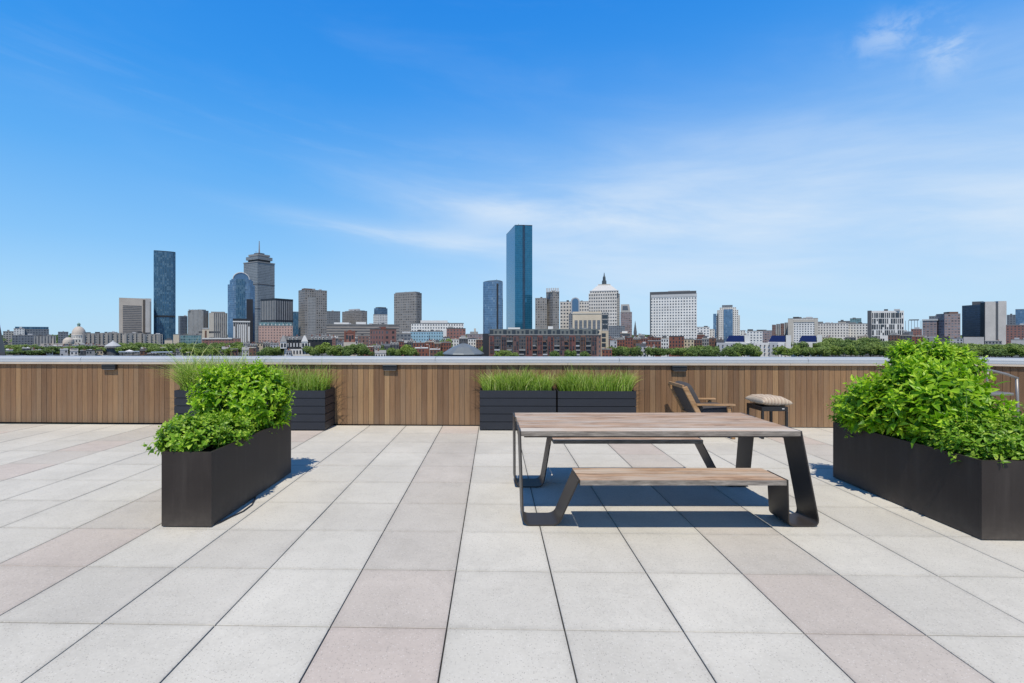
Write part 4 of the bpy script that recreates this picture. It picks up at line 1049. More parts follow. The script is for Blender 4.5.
# right hand institutions
f, P = bld('stone_building', 'large pale stone building with a wide field of small windows', 788.0, 818.0, 318.8, 700, 'white', 3.4, 3.4, boxes=((793, 799, 316.6, 'roofdark'), (806, 812, 316.8, 'light'), (800, 816, 318.0, 'stone')))
f.box('corner_pier', 787.9, 793.4, None, 318.9, C_['stone'], y0=-.5, dep=.45)
f.box('corner_pier', 814.4, 818.0, None, 318.9, C_['stone'], y0=-.5, dep=.45)
f.box('frieze', 793.5, 814.3, 322.3, 319.4, C_['stone'], y0=-.6, dep=.5)
for k in range(4): bld('apartment_block', ['leftmost brown ribbed block left of the large pale stone building', 'second brown ribbed block left of the large pale stone building', 'third brown ribbed block left of the large pale stone building', 'brown ribbed block touching the large pale stone building'][k], 772+k*4.2, 776.0+k*4.2, 325.2-k*.7, 740, 'rib' if k % 2 else 'brick2', 2.6, 3.6)
f, P = bld('stone_building', 'long low beige stone building left of the shrub, nearer half', 817.6, 848.5, 323.6, 720, 'stone', 3.4, 4.2, boxes=((818, 823, 321.4, 'roofgrey'), (838, 846, 322.2, 'stone')))
f, P = bld('stone_building', 'long low beige stone building just left of the white modern block', 847.5, 868.0, 324.0, 715, 'stone', 3.4, 4.2, boxes=((840+8, 856, 322.2, 'roofgrey'),))
bld('glass_block', 'small distant blue green glass block above the long beige building', 850.0, 861.4, 318.6, 1100, 'greenglass', 4, 3.6)
f, P = bld('brick_building', 'small grey penthouse block on the skyline above the long beige building', 838.0, 850, 321.4, 900, 'slate', 3, 3)
# white modern block with irregular windows: real panes
f = Fr('modern_block', 'white modern block with staggered tall black windows', 'building', 886, 600)
f.add('wall', f.poly(867.6, 904.2, 871.6, 24), None, 310.6, C_['white'])
wr = random.Random(12); e0 = f.x(871.8); e1 = f.x(904.0); tb24 = math.tan(R(24))
wm = MB().box(-.5, .5, -.12, .12, 0, 1).build('window', C_['glass'], f.root); wm0 = wm.data
first = True
cols = 15; bands = 5; storey = (f.z(312.2)-f.z(341.5))/bands
for fl in range(bands):
    for k in range(cols):
        if wr.random() < .16 or (fl == 0 and k > 5): continue
        w = wr.choice([1.1, 1.5, 1.9]); h = storey*(.86 if wr.random() < .75 else .42); zo = .07*storey if h > .6*storey or wr.random() < .5 else .5*storey
        fx = e0+(e1-e0)*(k+.5+(wr.random()-.5)*.22)/cols
        fy = (fx-f.x(871.6))*tb24-.05
        if first: o = wm; first = False
        else: o = wm.copy(); COL.objects.link(o)
        o.location = (fx, fy, f.z(341.5)+fl*storey+zo); o.scale = (w, 1, h); o.rotation_euler = (0, 0, R(24))
f.box('side_wall', 867.4, 871.5, None, 310.2, C_['slate'], y0=-.3, dep=8)
f.box('penthouse', 884, 888, 310.6, 308.9, C_['dark'], y0=10, dep=6); f.box('penthouse', 894, 900, 310.6, 309.0, C_['light'], y0=10, dep=6)
# steel frame
f = Fr('steel_frame', 'thin open steel frame on the skyline right of the white modern block', 'structure frame', 913, 760)
m_ = MB(); 
for px in (905.5, 908.5, 911.5, 914.5, 917.5, 921): m_.box(f.x(px)-.25, f.x(px)+.25, 0, .5, 0, f.z(319.5+.6*abs(px-913)/4))
m_.box(f.x(909), f.x(919), -.1, 8, f.z(320.4), f.z(319.4)); m_.build('posts', C_['slate'], f.root, merge=False)
bld('brick_building', 'low red brick building under the open steel frame', 911, 922, 329.4, 700, 'brick', 3, 3.2)
bld('office_block', 'low concrete block between the steel frame and the mauve building', 904, 913, 332, 690, 'slate', 3, 3.2)
f, P = bld('office_block', 'brown block with a pale roof canopy left of the mauve building', 922.4, 937.0, 321.0, 800, 'purple', 4, 4)
f.box('canopy', 922.0, 938.0, 320.6, 319.2, C_['light'], y0=-1, dep=12)
f, P = bld('office_block', 'mauve brown building with pale framed windows and a slate left side', 936.0, 960.6, 314.2, 780, 'purple', 4.4, 4.4, pxc=944.5, beta=30, boxes=((945, 959, 311.8, 'brown'),))
bld('office_block', 'dark stepped slate block on the left flank of the mauve building', 929.0, 945.2, 316.4, 900, 'slate', 4, 4)
# big slab with dark face
f = Fr('office_tower', 'tower with a dark strip windowed face and blank pale concrete ends', 'tower', 984.5, 760)
f.add('wall', f.poly(961.4, 1006.4, 984.2, 40), None, 304.2, FM['navy'], 4, 3.6)
Pq = f.poly(961.4, 1006.4, 984.2, 40); c, rr_ = Pq[0], Pq[1]
def along(t, off): 
    dx, dy = rr_[0]-c[0], rr_[1]-c[1]; L = math.hypot(dx, dy); return (c[0]+dx*t+dy/L*off, c[1]+dy*t-dx/L*off)
for part, t0, t1, yt, mt, of in (('end_wall', 0.02, .50, 301.6, FM['lightcon'], .9), ('slot', .50, .62, 303.0, C_['slate'], .3), ('end_wall', .62, 1.0, 301.2, FM['lightcon'], .9), ('corner_strip', -.02, .02, 302.4, C_['dark'], .7)):
    a, b_ = along(t0, of), along(t1, of); a2, b2 = along(t0, -6), along(t1, -6)
    f.add(part, [a, b_, b2, a2], None, yt, mt)
f.box('penthouse', 972.0, 983.6, 304.2, 300.8, C_['slate'], y0=14, dep=10)
f.box('podium', 963.5, 984.0, None, 337.0, FM['lightcon'], y0=-16, dep=12)
bld('office_block', 'slate block behind the right end of the pale concrete tower', 1006.8, 1015.6, 315.2, 900, 'slate', 3.2, 3.6)
bld('glass_block', 'blue glass block at the right edge of the skyline', 1015.4, 1034, 309.4, 1000, 'blueglass', 3.2, 3.6)
bld('brick_building', 'red brick building with a grid of windows at the right edge of the skyline', 1006.0, 1040, 325.4, 620, 'brick', 3.4, 3.4)
bld('warehouse', 'low white flat roofed building below the red brick building at the right edge', 1011, 1040, 340.2, 560, 'lightcon', 4, 4)

# ---------------- left edge: steeple, hospital-like blocks, dome, long concrete arcade
f = Fr('church_steeple', 'dark stone church steeple cut by the left edge of the photo', 'church', -1, 420)
xl_, xr_ = f.x(-9), f.x(5.2)
MB().prism([(xl_, 0), (xr_, 0), (xr_, 10), (xl_, 10)], 0, f.z(352)).build('tower_wall', C_['slate'], f.root, merge=False)
MB().prism([(xl_-.2, 0), (xr_+.1, 0), (xr_+.1, 10), (xl_-.2, 10)], f.z(352), f.z(316), top=[(-.1+f.x(-2), 5), (.1+f.x(-2), 5), (.1+f.x(-2), 5.2), (-.1+f.x(-2), 5.2)]).build('spire', C_['bronze'], f.root, merge=False)
bld('office_block', 'small pale block with a terrace left of the long dark blue roofed block', 13.6, 24.5, 328.8, 900, 'white', 4, 4)
f, P = bld('office_block', 'grey block under a long dark blue top near the left edge', 24, 49.0, 329.6, 920, 'slate', 4, 4)
f.box('top_storeys', 15.0, 48.6, 332.0, 326.8, FM['darkglass'], y0=2, dep=16, pu=4, pv=4)
bld('office_block', 'low grey block behind the church steeple at the left edge', 3, 14, 331.6, 900, 'concrete', 4, 4)
bld('office_block', 'long low grey slab stretching left of the domed church', 12, 36, 335.6, 780, 'slate', 3.6, 3.6)
bld('office_block', 'long low ribbed slab left of the domed church', 34, 56, 336.2, 760, 'rib', 3.6, 3.6)
bld('office_block', 'small dark blue topped block between the ribbed slab and the domed church', 58.0, 68.4, 332.2, 900, 'slate', 4, 4, roof='roofdark')
# domed church
f = Fr('domed_church', 'pale stone church with a large dome, a lantern and a lower half dome', 'church', 78.5, 780)
f.box('nave', 71.5, 87.6, None, 339.0, FM['stone'], y0=0, dep=24, pu=4, pv=6)
xm = f.x(78.8); rd = f.x(86.4)-xm; z0 = f.z(338.8)
MB().lathe([(rd*1.03, z0), (rd*1.03, f.z(335.6)), (rd*1.07, f.z(335.4)), (rd*1.07, f.z(334.8)), (rd*.98, f.z(334.7))], 28, xm, 12).build('drum', FM['stone'], f.root, merge=False)
zb = f.z(334.7); zt_ = f.z(326.2)
MB().lathe([(rd*.98*math.cos(t), zb+(zt_-zb)*math.sin(t)) for t in [math.pi/2*k/10 for k in range(10)]]+[(0, zt_)], 28, xm, 12).build('dome', C_['dome'], f.root, merge=False, smooth=True)
MB().lathe([(2.0, f.z(326.6)), (2.0, f.z(324.4)), (2.6, f.z(324.2)), (1.5, f.z(323.2)), (0, f.z(322.4))], 12, xm, 12).build('lantern', C_['green'], f.root, merge=False)
xl = f.x(68.6); rl = f.x(74.6)-xl
MB().lathe([(rl, f.z(343.5)), (rl, f.z(341.5)), (rl*.9, f.z(339.6)), (rl*.6, f.z(338.2)), (rl*.35, f.z(337.4)), (0, f.z(337.2))], 22, xl, -8).build('half_dome', C_['dome'], f.root, merge=False)
for k in range(7): f.box('arched_window', 64.6+k*1.3, 65.2+k*1.3, 342.9, 341.9, C_['glass'], y0=-8-rl*.99+abs(k-3)*1.0, dep=.5)
f.box('turret', 51.9, 53.4, None, 338.4, C_['dome'], y0=-14, dep=3)
f.box('side_aisle', 40.5, 64, None, 343.2, C_['dome'], y0=-16, dep=6)
for k, (a, b_, yt, lb) in enumerate(((82.4, 101, 333.8, 'long pale concrete block with deep piers right of the domed church'), (100.5, 122.6, 333.4, 'pier fronted concrete block left of the beige tower'), (124.2, 143.5, 333.6, 'pier fronted concrete block at the foot of the beige tower'), (143.2, 162.6, 334.6, 'pier fronted concrete block at the foot of the slim dark glass tower'))):
    f, P = bld('concrete_block', lb, a, b_, yt, 720+k*6, 'concrete', 3.4, 3.6, boxes=(((a+4, a+7, yt-1.6, 'slate'),) if k % 2 else ((b_-6, b_-1, yt-1.9, 'roofdark'),)))
    nn = int((b_-a)/4.4)
    for q in range(nn): f.box('pier', a+.3+q*(b_-a)/nn, a+2.3+q*(b_-a)/nn+(q % 2)*.6, None, yt-.4, C_['pier'] if (q+k) % 3 else C_['grey'], y0=-1.6, dep=1.5)
# below the pair: green glass block, tan tower, brick wing
bld('glass_block', 'low greenish glass block under the ribbed concrete pair', 180.4, 201.0, 335.4, 660, 'greenglass', 3, 3.6)
f, P = bld('stone_building', 'small tan tower with a dark slot under the ribbed concrete pair', 202.2, 209.0, 329.4, 620, 'tan', 4, 4)
f.box('slot', 204.8, 206.6, None, 330.6, C_['brown'], y0=-.3, dep=.25)
f.box('dark_roof', 198.4, 220.5, 333.2, 331.2, C_['slate'], y0=4, dep=10)
f, P = bld('brick_building', 'long low red brick wing with a pale roof edge under the ribbed concrete pair', 202, 240.6, 338.9, 560, 'brick', 3.4, 3.2)
f.box('cornice', 202, 232, 339.2, 337.9, C_['white'], y0=-.6, dep=6)
bld('stone_building', 'small beige block between the green glass block and the slim dark glass tower', 173.2, 179.0, 334.8, 640, 'tan', 4, 4)
bld('stone_building', 'tiny cream hut among the trees under the slim dark glass tower', 164.6, 172.4, 340.4, 600, 'tan', 4, 4)
# middle band
f, P = bld('office_block', 'long horizontal striped beige building in the middle left', 326.4, 399.4, 324.8, 700, 'beigewin', 4, 3.8, boxes=((334, 349, 322.4, 'white'), (356, 366, 321.8, 'white'), (376, 383, 324.0, 'roofdark')))
f, P = bld('institution', 'long white institutional building with a bright upper storey', 411.2, 463.6, 323.6, 640, 'white', 3.4, 3.8, boxes=((420.5, 447.6, 320.2, 'white'),), roof='slate')
bld('clapboard_house', 'pale blue clapboard building in front of the long white building', 410.4, 428.8, 332.0, 520, 'bluewall', 3, 3.2)
bld('clapboard_house', 'pale blue and brick building right of the pale blue clapboard one', 428.2, 443.6, 331.8, 530, 'bluewall', 3, 3.2)
f, P = bld('brick_building', 'red brick block with a dark flat roof right of the long white building', 446.6, 465.6, 329.0, 520, 'brick', 3.6, 3.4, roof='roofdark')
f.box('white_wall', 443.2, 446.6, None, 330.0, C_['white'], y0=-.4, dep=8)
f, P = bld('brick_building', 'low mauve brick building with white strip windows left of the curved blue glass tower', 466.6, 484.4, 334.6, 520, 'purple', 3.4, 3.2, boxes=((470, 478, 331.6, 'grey'), (474, 476, 328.4, 'stone')))
f, P = bld('brick_building', 'big red brick building with stepped parapets in the middle left', 369.2, 396.4, 330.0, 480, 'brick', 6, 5, pxc=384.0, beta=30, roof='brown', boxes=((379, 386, 326.6, 'brick'), (370, 375, 329, 'brick')))
bld('storefront', 'low pale building with dark strip windows right of the big red brick building', 396.4, 411, 334.0, 500, 'slate', 3.4, 3.4)
f, P = bld('brick_church', 'red brick church front with a stepped gable and corner turrets', 344.6, 355.2, 333.4, 430, 'brick', 5, 7)
MB().prism([(f.x(344.8), -.2), (f.x(355.0), -.2), (f.x(355.0), 10), (f.x(344.8), 10)], f.z(333.4), f.z(330.0), top=[(f.x(348.8), -.2), (f.x(351.0), -.2), (f.x(351.0), 10), (f.x(348.8), 10)]).build('gable', C_['brick'], f.root, merge=False)
for px in (345.0, 354.4): f.box('turret', px-.8, px+.8, None, 330.6, C_['brick'], y0=-1.0, dep=1.6)
f.box('base_storey', 343.6, 356.0, None, 342.2, C_['stone'], y0=-1.6, dep=1.5)
f.box('tall_window', 349.0, 350.8, 341.0, 335.6, C_['glass'], y0=-.3, dep=.2)
bld('brick_chimney', 'lone red brick chimney stack beside the mansard roofed terrace', 332.4, 335.4, 338.0, 440, 'brick', 2, 2, cat='chimney', dep=2.2)
bld('brick_building', 'dark brick block between the brick church and the big red brick building', 358, 369.0, 336.0, 450, 'brick2', 3, 3.2)

# black and white mansard terrace (two corner pavilions)
f = Fr('mansard_terrace', 'black and white terrace with slate mansard roof and two square corner bays', 'building', 300, 400)
f.box('lower_wall', 284.5, 312, None, 349.0, C_['white'], y0=0, dep=14)
f.box('upper_wall', 280.2, 332.0, 349.0, 339.8, C_['dark'], y0=0, dep=14)
MB().prism([(f.x(280), -.4), (f.x(332.2), -.4), (f.x(332.2), 14), (f.x(280), 14)], f.z(339.8), f.z(336.2), top=[(f.x(282), 2.5), (f.x(330.6), 2.5), (f.x(330.6), 11), (f.x(282), 11)]).build('mansard_roof', C_['slate'], f.root, merge=False)
for px in (283.4, 304.6):
    bay = f.box('bay', px-3.2, px+3.2, 348.2, 341.6, C_['white'], y0=-2.4, dep=2.3)
    for q in (-1.5, 1.5): f.box('window', px+q-1.0, px+q+1.0, 347.0, 343.2, C_['glass'], y0=-2.6, dep=.18).parent = bay
    MB().prism([(f.x(px-3.5), -2.8), (f.x(px+3.5), -2.8), (f.x(px+3.5), 2), (f.x(px-3.5), 2)], f.z(341.6), f.z(335.4), top=[(f.x(px-.6), -1), (f.x(px+.6), -1), (f.x(px+.6), 0), (f.x(px-.6), 0)]).build('bay_roof', C_['light'] if px > 300 else C_['grey'], f.root, merge=False)
for k in range(11): 
    px = 289.5+k*3.75
    if abs(px-304.6) < 4: continue
    dm_ = f.box('dormer', px-.9, px+.9, 339.8, 337.4, C_['white'], y0=-.9, dep=2.4); f.box('window', px-.55, px+.55, 339.4, 337.8, C_['glass'], y0=-1.1, dep=.18).parent = dm_
for k in range(8):
    px = 287.8+k*3.1; f.box('window', px-.7, px+.7, 353.8, 350.4, C_['glass'], y0=-.25, dep=.2)
    if abs(px-304.6) > 4: f.box('window', px-.65, px+.65, 346.8, 343.0, C_['light'], y0=-.3, dep=.25)
for px in (289, 297, 312, 320, 328): f.box('chimney', px-.6, px+.6, 337.4, 334.6, C_['brick'], y0=6, dep=1.2)

# red brick balcony block, windows and bays as parts
f = Fr('brick_apartment_block', 'wide red brick apartment block with dark balcony bays and a grey top storey', 'building', 545, 360)
f.box('wall', 489.0, 601.2, None, 335.0, FM['brick2'], y0=0, dep=16, pu=2.4, pv=3.2)
f.box('end_wing', 482.8, 489.0, None, 333.6, C_['dark'], y0=1.2, dep=14)
f.box('top_storey', 490.0, 598.6, 335.0, 329.0, C_['topgrey'], y0=1.0, dep=13)
f.box('cornice', 488.6, 601.6, 335.2, 334.5, C_['grey'], y0=-.5, dep=3)
br_ = random.Random(4)
for k in range(25):
    px = 491.4+k*4.46
    if k % 5 in (0, 3): f.box('top_window', px-1.7, px+1.9, 333.6, 330.0, C_['glass'], y0=.75, dep=.2)
    else: f.box('top_window', px-1.0, px+1.0, 333.2, 331.0, C_['glass'], y0=.75, dep=.2)
px0 = 490.0; k = 0
while px0 < 597.5:
    w = br_.choice([4.6, 5.6, 6.8]); w = min(w, 600.8-px0); top = 335.4+br_.choice([0, .6, 1.4])
    if k % 2 == 0:
        m_ = br_.choice(['red', 'brown', 'mauve', 'mauve'])
        bay = f.box('brick_bay', px0, px0+w*.86, None, top, C_[m_], y0=-1.3-.3*br_.random(), dep=1.2)
        for q in range(4):
            for s2 in (.22, .62):
                if br_.random() < .12: continue
                ww = br_.choice([.55, .7, .9]); f.box('window', px0+w*s2-ww, px0+w*s2+ww, 340.2+q*4.4, 337.2+q*4.4, C_['glass'], y0=-1.9, dep=.2).parent = bay
    else:
        f.box('balcony_recess', px0-.5, px0+w*.95, None, top+.4, FM['recess'], y0=-.35, dep=.3, pu=2.0, pv=2.6)
        for q in range(4):
            if br_.random() < .8: f.box('balcony', px0-.3, px0+w*(.55+.35*br_.random()), 341.9+q*4.4, 340.6+q*4.4, C_[br_.choice(['grey', 'grey', 'slate', 'pale', 'brown'])], y0=-1.7, dep=1.3)
    px0 += w; k += 1
for (a, b_, y) in ((508, 520, 327.4), (548, 553, 326.2), (536, 540, 327.6), (570, 574, 328.0), (582, 588, 327.8)): f.box('roof_hut', a, b_, 329, y, C_['white'] if a in (508, 548) else C_['grey'], y0=4, dep=4)

# conical grey roof pavilion
f = Fr('pavilion', 'round pavilion with a broad grey conical roof in the lower middle', 'building', 463.5, 330)
rp_ = f.x(485)-f.x(463.5)
MB().lathe([(rp_*.92, 0), (rp_*.92, f.z(353.6))], 12, 0, 12).build('wall', C_['slate'], f.root, merge=False)
MB().lathe([(rp_, f.z(354.6)), (rp_*.97, f.z(353.4)), (rp_*.55, f.z(347.6)), (rp_*.16, f.z(344.2)), (0, f.z(343.4))], 12, 0, 12).build('conical_roof', plain('standing_seam_roof', (.20, .225, .235), .45, .3, .15, .3), f.root, merge=False)
MB().lathe([(.8, f.z(344.2)), (.8, f.z(342.6)), (0, f.z(342.0))], 8, 0, 12).build('finial', C_['slate'], f.root, merge=False)
# small round canopy pavilion, tents
f = Fr('pavilion', 'round pale canopy pavilion with a finial among the trees on the left', 'building', 113, 470)
rq = f.x(121.5)-f.x(113)
MB().lathe([(rq*.75, 0), (rq*.75, f.z(346.2))], 16, 0, 8).build('wall', C_['slate'], f.root, merge=False)
MB().lathe([(rq, f.z(346.6)), (rq, f.z(346.0)), (rq*.5, f.z(343.4)), (rq*.12, f.z(341.6)), (rq*.1, f.z(340.8)), (0, f.z(340.4))], 16, 0, 8).build('canopy_roof', C_['pale'], f.root, merge=False)
MB().lathe([(rq*.9, f.z(348.4)), (rq*1.1, f.z(347.6)), (rq*.9, f.z(347.4))], 16, 0, 8).build('lower_canopy', C_['pale'], f.root, merge=False)
for (pa, pb, yt, lb) in ((118.5, 139.5, 351.0, 'long blue grey canopy with a white peaked tent roof'), (151.0, 172.5, 351.4, 'long flat blue grey canopy right of the peaked one'), (186.0, 198.5, 351.6, 'small brownish market canopy under the trees')):
    f = Fr('canopy', lb, 'canopy', (pa+pb)/2, 440)
    f.box('roof', pa, pb, yt+1.2, yt+.4, C_['paleblue'] if pa < 180 else C_['stone'], y0=0, dep=9)
    for q in range(5):
        px = pa+.6+(pb-pa-1.2)*q/4; f.box('post', px-.15, px+.15, None, yt+1.2, C_['dark'], y0=.3, dep=.3)
    if pa < 120: MB().prism([(f.x(125), .5), (f.x(134), .5), (f.x(134), 8.5), (f.x(125), 8.5)], f.z(yt+.4), f.z(yt-1.2), top=[(f.x(129.3), 4), (f.x(129.7), 4), (f.x(129.7), 5), (f.x(129.3), 5)]).build('peak', C_['white'], f.root, merge=False)

# slim church steeple right of centre
f = Fr('church_steeple', 'thin dark church steeple left of the white gridded slab', 'church', 635.2, 700)
f.box('tower_wall', 633.6, 636.8, None, 333.0, C_['slate'], y0=0, dep=5)
MB().prism([(f.x(633.4), -.2), (f.x(637.0), -.2), (f.x(637.0), 5), (f.x(633.4), 5)], f.z(333.0), f.z(320.6), top=[(-.1, 2.4), (.1, 2.4), (.1, 2.5), (-.1, 2.5)]).build('spire', C_['slate'], f.root, merge=False)

# white housing with solar roofs
HL = ['white stepped housing block with tilted solar panels, leftmost of the three', 'white stepped housing block with tilted solar panels, middle of the three', 'white stepped housing block with tilted solar panels, rightmost of the three']
for k, (a, b_, s0, s1) in enumerate(((716.6, 754, 725.5, 744.0), (754.2, 784.6, 768.4, 785.4), (785.0, 812.6, 798.4, 816.4))):
    f = Fr('housing_block', HL[k], 'building', (a+b_)/2, 430+k*4, 'white housing blocks with solar roofs')
    f.box('wall', a, b_, None, 343.0, C_['white'] if k else C_['pale'], y0=0, dep=12)
    f.box('grey_bay', a+(b_-a)*.50, a+(b_-a)*.78, None, 342.4, C_['pale'] if k else C_['white'], y0=-.7, dep=.6)
    f.box('stair_tower', (s1+.6), s1+5.6, None, 335.2, C_['white'], y0=3, dep=6)
    zt0, zt1 = f.z(342.0), f.z(335.6)
    m_ = MB(); X0, X1 = f.x(s0), f.x(s1); sk = f.x(s0+3.4)-X0
    m_.face([(X0, .5, zt0), (X1, .5, zt0), (X1+sk*0, 7.5, zt1), (X0+sk, 7.5, zt1)])
    m_.face([(X0, .5, zt0-.25), (X0+sk, 7.5, zt1-.25), (X1, 7.5, zt1-.25), (X1, .5, zt0-.25)])
    m_.face([(X0, .5, zt0-.25), (X1, .5, zt0-.25), (X1, .5, zt0), (X0, .5, zt0)])
    m_.face([(X0, .5, zt0-.25), (X0, .5, zt0), (X0+sk, 7.5, zt1), (X0+sk, 7.5, zt1-.25)])
    m_.build('solar_panel', C_['solar'], f.root, merge=False)
    f.box('roof_base', s0-.5, s1+.4, 343.0, 341.9, C_['white'], y0=.2, dep=10)
    f.box('upper_wall', s0+2, s1+.2, 343.0, 337.0, C_['pale'], y0=7.6, dep=.5)
    nw = int((b_-a)/4.3)
    for q in range(nw):
        for r2 in range(3):
            px = a+2+q*4.3; f.box('window', px-.6, px+.6, 346.4+r2*4.0, 344.9+r2*4.0, C_['glass'], y0=-.9, dep=.2)
f, P = bld('housing_block', 'white terrace with dark window slots behind the leftmost solar block', 746.5, 762.5, 331.4, 560, 'white', 3, 3.2)
bld('housing_block', 'small mauve block right of the white terrace behind the solar roofs', 762, 772, 331.0, 620, 'purple', 3, 3.2)
bld('apartment_block', 'low beige block right of the stepped tower', 740.2, 745.6, 330.8, 700, 'stone', 3, 3.2)

# ---------------- row houses: individual small buildings with windows, chimneys, roofs
WIN = MB().box(-.5, .5, -.10, .02, 0, 1)
win_glass = WIN.build('window', C_['glass']); wdata = win_glass.data; bpy.data.objects.remove(win_glass)
def wcopy(root, x, y, z, w, h):
    o = bpy.data.objects.new('window', wdata); COL.objects.link(o); o.parent = root; o.location = (x, y, z); o.scale = (w, 1, h)
wallm = {'b': 'brick', 'n': 'brown', 'w': 'white', 'g': 'pale', 's': 'slate', 't': 'tan', 'd': 'grey', 'r': 'red'}
wallw = {'b': 'red brick', 'n': 'brown brick', 'w': 'white', 'g': 'pale grey', 's': 'dark slate', 't': 'tan', 'd': 'mid grey', 'r': 'deep red'}
roofw = {'f': 'flat roofed', 'm': 'mansard roofed', 'h': 'gabled', 'p': 'roof hut'}
hr = random.Random(8)
def house(px0, px1, yt, d, wall, roof, where):
    f = Fr('row_house', f'{wallw[wall]} {roofw[roof]} house {where}', 'house', (px0+px1)/2, d, 'row houses below the skyline')
    W_ = f.x(px1)-f.x(px0); dep = 10+4*hr.random()
    eave = yt if roof in 'fp' else yt+2.6*500/d*.9
    f.box('wall', px0, px1, None, eave, C_[wallm[wall]], y0=0, dep=dep)
    ze = f.z(eave); x0, x1 = f.x(px0), f.x(px1)
    if roof == 'm': MB().prism([(x0, -.2), (x1, -.2), (x1, dep), (x0, dep)], ze+.002, f.z(yt), top=[(x0+.1, 1.4), (x1-.1, 1.4), (x1-.1, dep-1.4), (x0+.1, dep-1.4)]).build('roof', C_['slate'], f.root, merge=False)
    elif roof == 'h': MB().prism([(x0-.2, -.3), (x1+.2, -.3), (x1+.2, dep), (x0-.2, dep)], ze+.002, f.z(yt), top=[(x0-.2, dep/2-.05), (x1+.2, dep/2-.05), (x1+.2, dep/2+.05), (x0-.2, dep/2+.05)]).build('roof', C_[hr.choice(['slate', 'grey', 'roofdark'])], f.root, merge=False)
    else: 
        MB().box(x0-.12, x1+.12, -.25, dep+.1, ze+.002, ze+.55).build('cornice', C_[hr.choice(['roofdark', 'stone', 'grey', 'white'])], f.root, merge=False)
        if roof == 'p': MB().box(x0+W_*.2, x1-W_*.25, 3, 7, ze+.55, ze+3.0).build('roof_hut', C_[hr.choice(['grey', 'white', 'slate'])], f.root, merge=False)
    for _ in range(hr.choice([1, 1, 2])):
        cx_ = x0+W_*(.06+.88*hr.random()); zz = f.z(yt)
        MB().box(cx_-.5, cx_+.5, dep*.35, dep*.35+1.0, ze-.5, zz+1.3+.8*hr.random()).build('chimney', C_[hr.choice(['brick', 'brown', 'brick', 'grey'])], f.root, merge=False)
    for _ in range(hr.choice([1, 2, 3])):
        vx = x0+W_*(.1+.8*hr.random()); vy = 2+hr.random()*(dep-5); vs = .4+.9*hr.random()
        MB().box(vx-vs, vx+vs, vy, vy+1.4, ze-.3, max(ze, f.z(yt))+.3+1.1*hr.random()).build('rooftop_unit', C_[hr.choice(['light', 'grey', 'slate', 'white', 'brick'])], f.root, merge=False)
    nb = max(2, round(W_/2.5)); st = 3.2; zlow = max(0, Zp(357.5, d)-ST)
    if roof == 'm':
        for k in range(nb): 
            xx = x0+W_*(k+.5)/nb; MB().box(xx-.75, xx+.75, -.15, 1.3, ze+.35, ze+2.0).build('dormer', C_['white'], f.root, merge=False); wcopy(f.root, xx, -.17, ze+.6, .9, 1.1)
    z = ze-st+.5; rows = 0
    while z > zlow and rows < 5:
        for k in range(nb):
            if hr.random() < .1: continue
            wcopy(f.root, x0+W_*(k+.5)/nb, 0, z, 1.15, 1.75)
        z -= st; rows += 1
    return f
ORD = ['first', 'second', 'third', 'fourth', 'fifth', 'sixth', 'seventh', 'eighth', 'ninth', 'tenth', 'eleventh', 'twelfth']
zones = [(0, 30, 'by the left edge steeple'), (30, 95, 'below the domed church'), (95, 150, 'below the beige tower'), (150, 200, 'below the slim glass tower'), (200, 256, 'below the rounded blue tower'),
 (256, 335, 'near the mansard terrace'), (335, 372, 'around the red brick church'), (372, 412, 'below the big brick building'), (412, 445, 'left of the conical roof'), (445, 489, 'behind the conical roof'),
 (489, 600, 'before the brick balcony block'), (600, 648, 'below the thin steeple'), (648, 697, 'below the white gridded slab'), (697, 745, 'below the stepped tower'), (745, 820, 'around the solar roofs'), (820, 868, 'below the long beige building'), (868, 905, 'below the white modern block'), (905, 961, 'below the mauve building'), (961, 1100, 'at the right skyline end'), (-100, 0, 'left of the photo edge')]
def zone(px):
    for a, b_, w in zones:
        if a <= px < b_: return w
    return zones[0][2]
